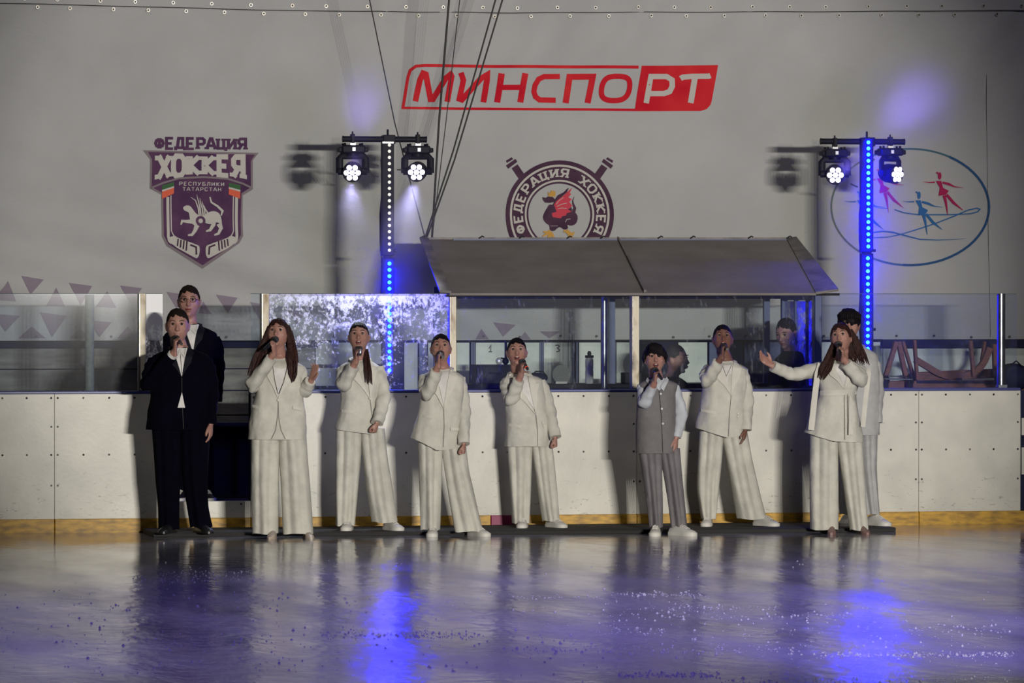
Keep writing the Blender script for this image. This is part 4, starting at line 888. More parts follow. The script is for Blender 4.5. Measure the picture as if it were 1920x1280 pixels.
    def hair(s, kind, m):
        H = s.H; q = s.q
        def shell(c, r, fringe=None, nz=26, na=44, amp=.002):
            mb = MB(); vs = []; fs = []
            for i in range(nz+1):
                t = PI*i/nz
                for k in range(na):
                    a = 2*PI*k/na; x = r[0]*math.sin(t)*math.cos(a); y = r[1]*math.sin(t)*math.sin(a); z = r[2]*math.cos(t)
                    if z < 0: x *= 1-.25*(-z/r[2])**2
                    f = 1+amp*20*noise.noise(Vector((x*60, y*60, z*12)))
                    vs.append(H(c[0]+x*f, c[1]+y*f, c[2]+z*f))
            for i in range(nz):
                for k in range(na): k2 = (k+1) % na; fs.append((i*na+k, (i+1)*na+k, (i+1)*na+k2, i*na+k2))
            return mb.add(vs, fs)
        if kind == 'slick':
            o = s.put(shell((0, .010, .020), (.079, .090, .108)), 'hair', m)
            for sx in (-1, 1): pass
            s.put(MB().ball(H(0, .105, .0), (.03*q, .022*q, .03*q)), 'bun', m, o)
        elif kind == 'ponytail_front':
            o = s.put(shell((0, .010, .020), (.079, .090, .108)), 'hair', m)
            s.put(MB().ball(H(.01, .10, -.03), (.03*q, .025*q, .03*q)), 'knot', m, o)
            return o
        elif kind == 'short':
            o = s.put(shell((0, .013, .028), (.0795, .090, .099), amp=.003), 'hair', m)
        elif kind == 'mop':
            o = s.put(shell((0, .008, .040), (.089, .103, .098), amp=.008), 'hair', m)
            mb = MB()
            for k in range(15):
                a = math.radians(-75+150*k/14); x = .084*math.sin(a); y = -.098*math.cos(a)
                mb.tube([H(x*.75, y*.75, .105), H(x*1.02, y*1.02, .080), H(x*1.05, y*1.04, .054+.006*math.sin(k*2.3))], [.012*q, .013*q, .004*q], 8)
            s.put(mb, 'fringe', m, o)
        elif kind == 'swept':
            o = s.put(shell((0, .012, .034), (.088, .098, .098), amp=.006), 'hair', m)
            mb = MB()
            for k in range(14):
                t = k/13; x0 = -.03+.03*t; x1 = -.055+.135*t; z1 = .045-.015*math.sin(t*PI)-.045*max(0, t-.6)*2.2
                mb.tube([H(x0, -.060, .118), H((x0+x1)/2, -.098, .088), H(x1, -.098+.035*abs(2*t-1)**2, z1)], [.010*q, .014*q, .004*q], 8)
            for k in range(4): mb.tube([H(-.075, -.02+k*.02, .06), H(-.088, -.02+k*.02, .02), H(-.084, -.01+k*.02, -.02)], [.012*q, .012*q, .004*q], 8)
            for k in range(4): mb.tube([H(.075, -.03+k*.02, .06), H(.090, -.02+k*.02, .02), H(.082, -.01+k*.02, -.025)], [.012*q, .012*q, .004*q], 8)
            s.put(mb, 'fringe', m, o)
        elif kind == 'long':
            o = s.put(shell((0, .012, .022), (.084, .094, .108), amp=.004), 'hair', m)
        return o
    def locks(s, par, m, paths, r=.012, name='lock'):
        """long strands: each path = list of (px, py, w); several strands side by side"""
        for pts, n, wd in paths:
            mb = MB()
            for k in range(n):
                t = (k/(n-1)-.5) if n > 1 else 0; Q = []
                for i, p in enumerate(pts):
                    u = i/(len(pts)-1); wv = wd if not isinstance(wd, list) else wd[i]
                    Q.append(s.L(p[0]+t*wv+.6*math.sin(k*2.1+i*1.7), p[1]+ (k % 3)*2*u, p[2]+.008*math.sin(k*1.3+i)))
                Q2 = [Q[0]]
                for a, b in zip(Q, Q[1:]): Q2 += [a.lerp(b, .5), b]
                nn = len(Q2); mb.tube(Q2, [(r*(1-.75*(i/(nn-1))**3), r*.8*(1-.75*(i/(nn-1))**3)) for i in range(nn)], 7)
            s.put(mb, name, m, par)
    # ---- hand: wrist, direction wrist->knuckles d, palm normal n, thumb side t
    def hand(s, wr, d, n, t, pose='relaxed', q=1.0):
        d = d.normalized(); n = (n-d*n.dot(d)).normalized(); t = (t-d*t.dot(d)-n*t.dot(n)).normalized(); B = s.body
        at_ = lambda a, b, c: wr+(d*a+t*b+n*c)*q
        B.tube([at_(-.03, 0, 0), at_(.0, 0, 0), at_(.03, 0, .001), at_(.06, 0, .002), at_(.088, -.001, .002)], [(.020*q, .026*q), (.017*q, .026*q), (.016*q, .034*q), (.0155*q, .040*q), (.011*q, .038*q)], 14, up=tuple(t))
        cur = dict(relaxed=(24, 30, 22), grip=(62, 82, 50), open=(8, 12, 8), fist=(70, 85, 55), flex=(14, 22, 18))[pose]
        for i, (o_, l_, r_) in enumerate([(.0285, .074, .0086), (.0098, .082, .0090), (-.0098, .076, .0086), (-.0285, .060, .0076)]):
            spr = {'open': .16, 'relaxed': .03, 'flex': .07}.get(pose, 0)*(1.5-i)/1.5
            p = at_(.080, o_, .002); ang = 0; pts = [at_(.05, o_*.8, .001), p]
            for sg, c in zip((.44, .32, .24), cur):
                ang += math.radians(c+(i-1.5)*(4 if pose in ('relaxed', 'flex', 'open') else 0)); dd = (d*math.cos(ang)+n*math.sin(ang)+t*spr).normalized(); p = p+dd*l_*sg*q; pts.append(p)
            B.tube(pts, [r_*q, r_*1.04*q, r_*q, r_*.92*q, r_*.72*q], 10)
        if pose in ('grip', 'fist'): th = [(.02, .022, .004), (.045, .036, .020), (.070, .034, .036), (.088, .020, .046)]
        else: th = [(.015, .022, .004), (.040, .044, .012), (.064, .056, .018), (.088, .060, .020)]
        B.tube([at_(*p) for p in th], [.014*q, .0125*q, .0105*q, .0075*q], 10)
    def mic(s, head_px, tail_px, side, w=None, label='', ring=True, length=.235, red=False):
        """microphone with its head at the mouth; returns grip data"""
        hw_ = w if w is not None else (-s.H(0, -.125, -.055).y)
        A = s.L(head_px[0], head_px[1], hw_); T0 = s.L(tail_px[0], tail_px[1], hw_); dx = T0-A; dz = math.hypot(dx.x, dx.z)
        l = length; fw = math.sqrt(max(.0004, l*l-dz*dz)) if dz < l else .01; Tt = A+Vector((dx.x, -fw, dx.z))
        ax = (Tt-A).normalized(); f = lambda a: A+ax*a
        W = lambda v: s.e.location+Matrix.Rotation(-PSI, 3, 'Z') @ v
        o = empty('microphone', W(A), 0, label, 'microphone')
        def bld(mb, nm, m, par=None): mb.v = [tuple(W(Vector(v))-W(A)) for v in mb.v]; r = mb.build(nm, M[m], par or o); return smooth_all(r, .9)
        bld(MB().tube([f(.030), f(.045), f(.06), f(l-.02), f(l)], [.0225, .0195, .0165, .0125, .0115], 16), 'mic_body', 'micb')
        g = bld(MB().ball(A, (.0245, .0245, .0245), 18, 12), 'mic_grille', 'micg'); bld(MB().tube([f(-.002), f(.006)], .0255, 18), 'grille_band', 'micg', g)
        if red: bld(MB().tube([f(l*.82), f(l*.86)], .0150, 16), 'mic_ring', 'micring')
        s.mh = (A, ax, l); return o
    def grip_arm(s, elbow, side, g=.45, q=1.0):
        """hand closed round the microphone; side +1: palm faces image right. returns wrist"""
        A, ax, l = s.mh; t = -ax; n = Vector((side, 0, 0)); n = (n-t*n.dot(t)).normalized(); d = t.cross(n)
        if d.z < 0: d = -d
        wr = A+ax*(l*g)-d*.082*q-n*.030*q
        # tip the wrist a little towards the elbow
        s.hand(wr, d, n, t, 'grip', q); fw_ = (wr-elbow).normalized()
        s.body.tube([elbow, elbow.lerp(wr, .5), wr+d*.01], [.040, .034, .024], 12); return wr
    def arm(s, sh, el, wr, rs=(.036, .034, .024)):
        s.body.tube([sh, sh.lerp(el, .5), el], [rs[0], rs[0]*.9, rs[1]], 12); s.body.tube([el, el.lerp(wr, .5), wr], [rs[1], rs[1]*.92, rs[2]], 12)
    def trunk(s, rows, legs, shw):
        rows = list(rows); r = rows[-1]; rows[-1] = (r[0]-26, *r[1:])
        mid = sum(a[0] for a, b, w_ in legs)/2; legs = [((a[0]+(mid-a[0])*.22, a[1]-16), b, w_) for a, b, w_ in legs]
        """hidden trunk and legs: rows = (py, xl, xr, depth)"""
        pts = []; rad = []
        for py, xl, xr, d in rows: p = s.L((xl+xr)/2, py, 0); pts.append(p); rad.append(((xr-xl)/2*s.k()*.74, d*.72))
        s.body.tube(pts, rad, 20, up=(0, 1, 0))
        for (hx, hy), (ax_, ay), w in legs:
            a = s.L(hx, hy, 0); b = s.L(ax_, ay, w); s.body.tube([a, a.lerp(b, .45), a.lerp(b, .5), b], [.050, .042, .040, .030], 12)
            pass
    def finish(s):
        me = remesh(s.body); co = np.empty(len(me.vertices)*3, 'f'); me.vertices.foreach_get('co', co); co = co.reshape(-1, 3)
        fwd = s.hm @ Vector((0, 1, 0))
        for e in s.eyesock:
            d2 = ((co-np.array(e[:]))**2).sum(1); k = np.exp(-d2/(2*(.0125*s.q)**2))*.012*s.q; co += k[:, None]*np.array(fwd[:])
        me.vertices.foreach_set('co', co.ravel()); me.materials.clear(); me.materials.append(s.sk); me.shade_smooth(); me.update(); me.name = 'body'
        o = bpy.data.objects.new('body', me); COL.objects.link(o); o.parent = s.e; return o
    # ---- clothes
    def surf_fn(s, rows, p=2.4):
        ys = [r[0] for r in rows]; o = np.argsort(ys); Y = np.array(ys)[o]; A = np.array(rows)[o]
        def f(px, py, off=0):
            xl = np.interp(py, Y, A[:, 1]); xr = np.interp(py, Y, A[:, 2]); d = np.interp(py, Y, A[:, 3]); c = (xl+xr)/2; t = min(.97, abs(px-c)/((xr-xl)/2))
            return s.L(px, py, d*(1-t**p)**(1/p)+off)
        return f
    def shell_rows(s, rows, name, m, par=None, n=56, p=2.4, fold=0, seed=0, fine=5, front=None, back=1.0, hem=None):
        """closed garment loft from silhouette rows (py, xl, xr, depth), smooth in between"""
        R = []
        for a, b in zip(rows, rows[1:]):
            for k in range(fine): t = k/fine; R.append([a[i]+(b[i]-a[i])*t for i in range(4)])
        R.append(list(rows[-1])); N = len(R); vs = []; fs = []
        A = np.array(R); K = np.array([.25, .5, .25])
        for _ in range(2):
            B_ = A.copy(); B_[1:-1] = .25*A[:-2]+.5*A[1:-1]+.25*A[2:]; A = B_
        A[0] = R[0]; A[-1] = R[-1]
        for i, (py, xl, xr, d) in enumerate(A):
            c = (xl+xr)/2; hwd = (xr-xl)/2
            for k in range(n):
                a = 2*PI*k/n; ca, sa = math.cos(a), math.sin(a); x = math.copysign(abs(ca)**(2/p), ca); y = math.copysign(abs(sa)**(2/p), sa)
                w_ = y*d*(1 if y > 0 else back); z = 0
                v = s.L(c+x*hwd, py, 0); nz = noise.noise(Vector((v.x*9+seed, v.z*4+seed*1.7, a)))+.5*noise.noise(Vector((v.x*22+seed, v.z*9, a*2)))
                f = 1+fold*nz
                if front: w_ += front(i/(N-1), a)
                pe = py
                if hem: u_ = max(0, (py-A[0][0])/(A[-1][0]-A[0][0])-.35)/.65; pe = py+(np.interp(c+x*hwd, [q[0] for q in hem], [q[1] for q in hem])-A[-1][0])*u_**1.5
                v = s.L(c+x*hwd*f, pe, 0); v.y = -w_*f
                if fold: v.y -= fold*.22*math.sin(26*x*hwd*s.k()+seed+5*v.z)*max(0, i/(N-1)-.4)*.35
                vs.append(v)
        for i in range(N-1):
            for k in range(n): k2 = (k+1) % n; fs.append((i*n+k, (i+1)*n+k, (i+1)*n+k2, i*n+k2))
        fs.append(tuple(range(n))); fs.append(tuple(reversed(range((N-1)*n, N*n))))
        mb = MB().add(vs, fs); return s.put(mb, name, m, par, .9)
    def patch(s, fn, polys, off, name, m, par, th=.004, maxlen=7):
        mb = flat_polys(polys, lambda x, y, d: fn(x, y, off+d), maxlen, th); o = mb.build(name, M[m] if isinstance(m, str) else m, par); return smooth_all(o, .8)
    def sleeve(s, pts, m, par, seed=0, cuff='shirt', wr=None, amp=.09, name='sleeve', n=22):
        """pts: (local Vector, radius); wrinkled tube"""
        Q = []; Rr = []
        for (a, ra), (b, rb) in zip(pts, pts[1:]):
            for k in range(6): t = k/6; Q.append(a.lerp(b, t)); Rr.append(ra+(rb-ra)*t)
        Q.append(pts[-1][0]); Rr.append(pts[-1][1])
        for _ in range(3): Q = [Q[0]]+[(Q[i-1]+Q[i]*2+Q[i+1])/4 for i in range(1, len(Q)-1)]+[Q[-1]]
        mod = lambda t, a: 1+amp*math.sin(38*t+2.2*math.sin(a+seed)+seed)*(.4+.6*math.sin(PI*t)**2)+amp*.8*math.sin(3*a+9*t+seed)
        mb = MB().tube(Q, Rr, n, mod=mod)
        # the cuff end is open: sink its cap into the sleeve
        return s.put(mb, name, m, par, .9)
    def leg_rows(s, rows, m, par=None, depth=.10, seed=0, crease=.013, wave=.010, name='trouser_leg', wf=0):
        """rows (py, xl, xr[, w]); wide trouser leg with a pressed crease and soft folds"""
        n = 80; R = []; F = 8
        rows = [r if len(r) > 3 else (*r, 0) for r in rows]
        for a, b in zip(rows, rows[1:]):
            for k in range(F): t = k/F; R.append([a[i]+(b[i]-a[i])*t for i in range(4)])
        R.append(list(rows[-1])); A = np.array(R, float)
        for _ in range(3):
            B_ = A.copy(); B_[1:-1] = .25*A[:-2]+.5*A[1:-1]+.25*A[2:]; A = B_
        N = len(A); vs = []; fs = []
        for i, (py, xl, xr, w0) in enumerate(A):
            u = i/(N-1); c = (xl+xr)/2; h = (xr-xl)/2
            dd = max(depth*.7, min(depth*1.25, h*s.k()*.95))
            for k in range(n):
                a = 2*PI*k/n; x = math.cos(a); y = math.sin(a)
                x = math.copysign(abs(x)**.85, x); y = math.copysign(abs(y)**.85, y)
                f = 1; w_ = y*dd
                da = (a-PI/2); w_ += crease*math.exp(-(da/.16)**2)-crease*.8*(math.exp(-((da-.42)/.2)**2)+math.exp(-((da+.42)/.2)**2))*(.5+.5*u)
                w_ -= .013*(1-.75*u)*math.exp(-((da+.30)/.07)**2)+.009*(1-.9*u)*math.exp(-((da-.34)/.07)**2); wave_ = wave*1.3; w_ += wave_*math.sin(3*a+seed+2.5*u)*(.3+.7*u)+.004*noise.noise(Vector((a*2+seed, u*9, seed)))
                xx = x+.02*math.sin(4*a+seed*2+u*5)*u
                v = s.L(c+xx*h, py, 0); v.y = -(w_+w0+wf); 
                if i == N-1: v.z += .004*math.sin(3*a+seed)
                vs.append(v)
        for i in range(N-1):
            for k in range(n): k2 = (k+1) % n; fs.append((i*n+k, (i+1)*n+k, (i+1)*n+k2, i*n+k2))
        fs.append(tuple(range(n)))
        # hem: turned in and closed a little higher, so that it reads hollow
        b = (N-1)*n; c = sum((Vector(v) for v in vs[b:]), Vector())/n; ins = []
        for k in range(n): v = Vector(vs[b+k]); ins.append(c+(v-c)*.94+Vector((0, 0, .03)))
        vs += ins
        for k in range(n): k2 = (k+1) % n; fs.append((b+k, b+n+k, b+n+k2, b+k2))
        fs.append(tuple(reversed(range(b+n, b+2*n))))
        return s.put(MB().add(vs, fs), name, m, par, .9)
    def shoe(s, px, py, w, toe=0, L=.27, m='shoew', sole='sole', kind='sneaker', hgt=1.0):
        """toe: turn of the toe, radians, 0 = towards the camera, + = image right; px,py: ground under the heel-to-toe middle"""
        c = s.L(px, py, w); c.z = 0 if s.z0 >= 0 else c.z; rot = Matrix.Rotation(toe, 3, 'Z')
        q = L/.27; P_ = lambda x, y, z: c+rot @ Vector((x*q, y*q, z*q))
        prof = [(-.125, .030, .060), (-.105, .036, .075), (-.05, .038, .088), (0, .040, .080), (.04, .045, .062), (.085, .047, .050), (.120, .036, .040), (.135, .016, .024)]
        if kind == 'heel': prof = [(-.10, .024, .085), (-.07, .027, .078), (0, .030, .060), (.05, .037, .042), (.09, .030, .034), (.118, .010, .020)]
        if kind == 'oxford': prof = [(a, b*.9, h_*.88) for a, b, h_ in prof]
        mb = MB(); n = 18; vs = []; fs = []
        for a, b, h_ in prof:
            for k in range(n):
                t = 2*PI*k/n; x = b*math.cos(t); z = .014+max(0, math.sin(t))**.8*(h_-.014)*hgt if math.sin(t) > 0 else .014
                vs.append(P_(x, -a, z))
        for i in range(len(prof)-1):
            for k in range(n): k2 = (k+1) % n; fs.append((i*n+k, (i+1)*n+k, (i+1)*n+k2, i*n+k2))
        fs.append(tuple(range(n))); fs.append(tuple(reversed(range((len(prof)-1)*n, len(prof)*n))))
        o = s.put(mb.add(vs, fs), 'shoe', m, None, 1.0)
        sb_ = MB(); vs = []; fs = []; th = .026 if kind == 'sneaker' else .014
        for a, b, h_ in prof:
            for x, z in ((-b*1.05, 0), (b*1.05, 0), (b*1.07, th), (-b*1.07, th)): vs.append(P_(x, -a*1.03, z))
        for i in range(len(prof)-1):
            for k in range(4): k2 = (k+1) % 4; fs.append((i*4+k, (i+1)*4+k, (i+1)*4+k2, i*4+k2))
        fs += [(0, 1, 2, 3), tuple(reversed(range(len(prof)*4-4, len(prof)*4)))]
        s.put(sb_.add(vs, fs), 'sole', sole, o, .8)
        if kind == 'sneaker':
            lc = MB()
            for a in (-.005, .015, .035, .055): lc.tube([P_(-.022, -a, .076-.35*max(0, a)), P_(0, -a, .086-.42*max(0, a)), P_(.022, -a, .076-.35*max(0, a))], .003, 6)
            s.put(lc, 'laces', sole, o)
        if kind == 'heel': s.put(MB().tube([P_(0, .085, .07), P_(0, .088, .03), P_(0, .09, 0)], [.018, .012, .010], 10), 'heel', m, o)
        return o
    def button(s, fn, px, py, off, par, m='btn', r=.010):
        c = fn(px, py, off); s.put(MB().tube([c+Vector((0, .004, 0)), c-Vector((0, .003, 0)), c-Vector((0, .0045, 0))], [r, r, r*.7], 12), 'button', m, par)
    def blazer(s, rows, neckx, necky, vx, vy, m='suit', lap='suit2', shirtc='shirt', lapw=16, closing=None, pockets=(), buttons=(), seed=0, peak=True, name='jacket', fold=.075, hem_split=None, scoop=0, slit='seam', hem=None):
        """rows top->bottom; neckx=(left,right) where the lapels leave the neck; (vx,vy) foot of the V"""
        J = s.shell_rows(rows, name, m, n=64, fold=fold, seed=seed, hem=hem); fn = s.surf_fn(rows)
        nl, nr = neckx
        if shirtc: s.patch(fn, [[(nl+3, necky+2+scoop), (nl+8, necky+3+scoop*1.4), ((nl+nr)/2, necky+4+scoop*1.8), (nr-8, necky+3+scoop*1.4), (nr-3, necky+2+scoop), (vx+1, vy-4)]], .004, 'shirt_front', shirtc, J, .004)
        # lapels with a notch, two strips following the V
        for sx, nx in ((-1, nl), (1, nr)):
            tx, ty = nx, necky-4; o1 = lapw*sx
            my = ty+(vy-ty)*.36; mx = tx+(vx-tx)*.36
            poly = [(tx, ty), (tx+o1*.45, ty+2), (tx+o1*1.05, my-10), (mx+o1*.62, my-5), (mx+o1*(1.15 if peak else .9), my-7+(0 if peak else 4)), (mx+o1*.85, my+8), (tx+(vx-tx)*.7+o1*.45, ty+(vy-ty)*.7), (vx, vy), (tx+(vx-tx)*.7-sx*1.0, ty+(vy-ty)*.7), (mx-sx*1.5, my), (tx+(vx-tx)*.15-sx*1.2, ty+(vy-ty)*.15)]
            s.patch(fn, [poly], .012, 'lapel', lap, J, .007, 6)
            # collar behind the neck
        cl = [s.L(nl-1, necky+1, .060), s.L(nl-3, necky-3, .01), s.L(nl+3, necky-5, -.050), s.L((nl+nr)/2, necky-6, -.068), s.L(nr-3, necky-5, -.050), s.L(nr+3, necky-3, .01), s.L(nr+1, necky+1, .060)]
        s.put(MB().tube(cl, [(.008, .012), (.009, .015), (.009, .017), (.009, .018), (.009, .017), (.009, .015), (.008, .012)], 10, up=None), 'collar', lap, J)
        if closing:
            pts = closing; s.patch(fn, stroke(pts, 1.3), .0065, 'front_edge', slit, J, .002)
        for (a, b, c_, d_) in pockets: s.patch(fn, [[(a, b), (c_, d_), (c_, d_+5.5), (a, b+5.5)]], .009, 'pocket_flap', lap, J, .005)
        for bx_, by_ in buttons: s.button(fn, bx_, by_, .012, J, 'btn' if m == 'suit' else 'btng')
        return J, fn
V = Vector
def hangarm(f, sh, el, wr, J, m, rad, seed, q=1.0, pose='relaxed', palm=(-1, 0, 0), thumb=(0, -1, 0), cuff=None, hd=(0, 0, -1), cut=.0):
    """arm hanging at the image right or left; sh, el, wr local points"""
    f.arm(sh, el, wr); d = V(hd); f.hand(wr, d, V(palm), V(thumb), pose, q)
    dr = (wr-el).normalized()
    sl = f.sleeve([(sh+V((0, 0, .01)), rad[0]*.80), (sh.lerp(el, .25), rad[0]), (el, rad[1]), (el.lerp(wr, .6), rad[2]), (wr-dr*cut, rad[2])], m, J, seed)
    if cuff:
        e = wr-dr*cut; f.put(MB().tube([e-dr*.01, e+dr*.018], rad[2]*.86, 18), 'shirt_cuff', cuff, sl)
    return sl
def micarm(f, sh, el, side, J, m, rad, seed, q=1.0, g=.45, cuff=None, cut=.045, amp=.11, arm_r=(.045, .036, .024)):
    wr = f.grip_arm(el, side, g, q); f.body.tube([sh, sh.lerp(el, .5), el], [.034, .033, .032], 12)
    dr = (wr-el).normalized(); e = wr-dr*cut
    sl = f.sleeve([(sh, rad[0]*.85), (sh.lerp(el, .3), rad[0]), (sh.lerp(el, .8), rad[0]*.98), (el-dr*.01, rad[1]), (el.lerp(wr, .45), rad[1]*.88), (e, rad[2])], m, J, seed, amp=amp)
    if cuff: f.put(MB().tube([e-dr*.01, e+dr*.02], rad[2]*.84, 18), 'shirt_cuff', cuff, sl)
    return wr
# rows helper: silhouette px rows from neck to hem; first rows make the shoulder slope
def shoulders(cx, ny, nl, nr, sy, sl, sr, d=.12):
    return [(ny-3, nl-1, nr+1, .050), (ny+1, nl-4, nr+4, .062), ((ny+sy)/2-1, (nl*.45+sl*.55), (nr*.45+sr*.55), .085), (sy, sl, sr, d*.9)]

# 1 ---- man in black with the microphone (far left)
f = Fig(345, 998, .033, 'man in black suit and open white shirt holding a microphone, far left'); f1 = f
f.head(f.L(333, 612, .02), .262, yaw=.05, pitch=.02, mouth=None, brow='brow', jaw=1.25, neck=f.L(336, 655, .0))
f.hair('short', 'hairs')
rows = shoulders(338, 652, 322, 352, 668, 284, 394, .13)+[(700, 280, 397, .145), (745, 284, 392, .14), (775, 279, 394, .145), (805, 275, 396, .15)]
f.trunk([(650, 318, 356, .08), (672, 292, 386, .12), (760, 300, 380, .12), (830, 298, 384, .12)], [((318, 830), (314, 975), 0), ((366, 830), (378, 975), 0)], 0)
J, fn = f.blazer(rows, (322, 352), 655, 341, 708, 'black', 'blackl', None, 12, closing=[(341, 708), (341, 740), (344, 803)], seed=1, slit='dseam')
f.patch(fn, [[(325, 652), (350, 652), (349, 680), (340, 707), (330, 680)]], .009, 'shirt_front', 'shirt', J, .006); f.patch(fn, [[(341, 735), (347, 764), (333, 764)]], .009, 'shirt_tail', 'shirt', J, .004)
f.patch(fn, stroke([(326, 652), (333, 668), (338, 657), (346, 668), (350, 652)], 3.2), .020, 'shirt_collar', 'shirt', J, .005); f.patch(fn, stroke([(338, 664), (341, 700)], .9), .0115, 'shirt_placket', 'dseam', J, .002)
f.mic((331, 634), (344, 644), 1, label='black microphone held to the mouth by the man in black suit', length=.23)
micarm(f, f.L(292, 676, .0), f.L(276, 722, .10), 1, J, 'black', (.066, .058, .047), .5, q=1.05, cuff='shirt')
hangarm(f, f.L(386, 676, 0), f.L(397, 735, .0), f.L(395, 795, .04), J, 'black', (.064, .056, .046), 1.3, q=1.05, palm=(-1, .2, 0), cuff=None)
for r, sd in (([(795, 284, 340), (850, 288, 342), (900, 291, 338), (950, 296, 336), (992, 297, 337)], 0), ([(795, 336, 394), (850, 338, 392), (900, 342, 389), (950, 350, 390), (988, 356, 398)], 2)):
    f.leg_rows(r, 'black', seed=sd, wave=.006)
f.shoe(314, 1001, .07, -.25, .285, 'shoeb', 'shoeb', 'oxford'); f.shoe(381, 999, .05, .45, .285, 'shoeb', 'shoeb', 'oxford'); f.finish()

# 2 ---- man with glasses on the bench step behind
f = Fig(366, 938, BF, 'bespectacled man in black suit standing in the gateway behind the far-left singer')
f.b  # bench step
f.head(f.L(354.5, 567, .02), .262, yaw=.02, pitch=.05, mouth='closed', jaw=1.2, neck=f.L(355, 612, 0))
f.hair('short', 'hairs')
gl = MB()
for sx in (-1, 1):
    gl.tube([f.H(sx*.033+.022*math.cos(a), -.100+.012*abs(math.cos(a)) , .014+.016*math.sin(a)) for a in [k*PI/8 for k in range(17)]], .0022, 6)
gl.tube([f.H(-.011, -.101, .018), f.H(0, -.103, .021), f.H(.011, -.101, .018)], .0020, 6)
for sx in (-1, 1): gl.tube([f.H(sx*.055, -.092, .018), f.H(sx*.080, -.02, .016), f.H(sx*.080, .01, .012)], .0020, 6)
f.put(gl, 'spectacles', 'glassf')
rows = shoulders(358, 610, 341, 372, 626, 308, 408, .13)+[(660, 304, 411, .145), (705, 308, 410, .14), (745, 308, 406, .14), (785, 306, 402, .15)]
f.trunk([(608, 338, 374, .08), (632, 314, 402, .12), (720, 318, 398, .12), (790, 318, 396, .12)], [((338, 790), (340, 918), 0), ((380, 790), (388, 918), 0)], 0)
J, fn = f.blazer(rows, (342, 373), 612, 362, 662, 'black', 'blackl', None, 12, closing=[(362, 662), (362, 784)], seed=3, slit='dseam')
f.patch(fn, [[(344, 610), (372, 608), (368, 640), (362, 662), (352, 640)]], .009, 'shirt_front', 'shirt', J, .006); f.patch(fn, stroke([(346, 610), (352, 625), (357, 615), (366, 624), (372, 608)], 3.2), .019, 'shirt_collar', 'shirt', J, .005)
for sx, a, b, c in ((1, (400, 634), (410, 690), (405, 752)), (-1, (316, 634), (306, 690), (308, 752))):
    hangarm(f, f.L(*a, 0), f.L(*b, 0), f.L(*c, .03), J, 'black', (.064, .056, .046), 2+sx, palm=(-sx, .1, 0))
for r, sd in (([(780, 312, 358), (850, 316, 358), (924, 320, 356)], 0), ([(780, 354, 402), (850, 358, 400), (924, 366, 402)], 2)): f.leg_rows(r, 'black', seed=sd, wave=.006, depth=.09)
f.shoe(337, 938, .10, -.2, .28, 'shoeb', 'sole'); f.shoe(389, 938, .08, .3, .28, 'shoeb', 'sole'); f.finish()

# 3 ---- woman with long auburn hair
f = Fig(527, 1008.5, .0, 'woman with long auburn hair in cream trouser suit, left arm held out'); f3 = f
f.head(f.L(521, 628, .03), .245, yaw=-.10, pitch=.30, mouth='open', brow='browl', jaw=.95, neck=f.L(527, 676, 0))
h = f.hair('long', 'hairbr')
f.locks(h, 'hairbr', [([(508, 612, .05), (498, 640, .07), (486, 668, .10), (478, 690, .12), (470, 703, .12)], 6, [8, 12, 18, 18, 12]), ([(536, 610, .04), (546, 640, .06), (549, 672, .12), (549, 700, .15), (548, 713, .15)], 5, [8, 10, 14, 12, 5]), ([(508, 620, -.05), (500, 660, -.05), (490, 690, -.03)], 5, [10, 20, 24]), ([(540, 620, -.05), (548, 660, -.03), (552, 690, .0)], 5, [10, 16, 16])], .013)
rows = shoulders(527, 674, 510, 543, 687, 486, 572, .12)+[(712, 482, 570, .14), (745, 476, 566, .125), (775, 470, 571, .13), (800, 466, 574, .145), (823, 464, 575, .155)]
f.trunk([(672, 508, 546, .07), (690, 494, 562, .11), (745, 494, 556, .11), (825, 490, 560, .12)], [((504, 830), (499, 985), 0), ((548, 830), (558, 985), 0)], 0)
J, fn = f.blazer(rows, (508, 546), 677, 521.5, 748, 'suit', 'suit2', 'shirt', 13, closing=[(521.5, 750), (520.5, 780), (517, 806), (509, 823)], pockets=((473, 758, 492, 763), (549, 761, 566, 764)), buttons=((521.5, 750),), seed=5, scoop=6)
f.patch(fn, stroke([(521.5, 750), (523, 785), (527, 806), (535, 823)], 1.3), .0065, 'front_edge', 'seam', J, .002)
f.patch(fn, stroke([(512, 674), (512, 690), (515, 712), (521, 738)], .8), .0205, 'necklace', 'dseam', J, .002); f.patch(fn, stroke([(541, 674), (538, 692), (532, 716), (523, 738)], .8), .0205, 'necklace', 'dseam', J, .002)
f.mic((517, 636), (497, 655), 1, label='black microphone held by the auburn-haired woman, pointing down left', length=.21)
micarm(f, f.L(497, 690, .0), f.L(473, 722, .10), -1, J, 'suit', (.058, .056, .045), 2.2, q=.92, g=.42)
el = f.L(570, 736, .03); wr = f.L(584, 712, .12)
f.arm(f.L(562, 688, 0), el, wr); f.hand(wr, V((.04, -.02, .11)), V((-.3, -.6, .5)), V((-.5, -.5, -.1)), 'flex', .92)
f.sleeve([(f.L(560, 692, 0), .050), (f.L(566, 708, 0), .058), (el+V((.0, 0, .0)), .055), (el.lerp(wr, .5), .050), (wr-V((.01, 0, .01)), .042)], 'suit', J, 4.0, amp=.07)
f.leg_rows([(805, 471, 526), (860, 470, 524), (920, 471, 523), (1000, 473, 521.5)], 'suit', seed=1, wave=.007); f.leg_rows([(805, 520, 574), (860, 523, 577), (920, 527, 582), (1000, 531, 588)], 'suit', seed=3, wave=.007)
f.shoe(510, 1008, .10, -.1, .25, 'shoen', 'shoen', 'heel'); f.shoe(578, 1006, .08, .25, .25, 'shoen', 'shoen', 'heel'); f.finish()

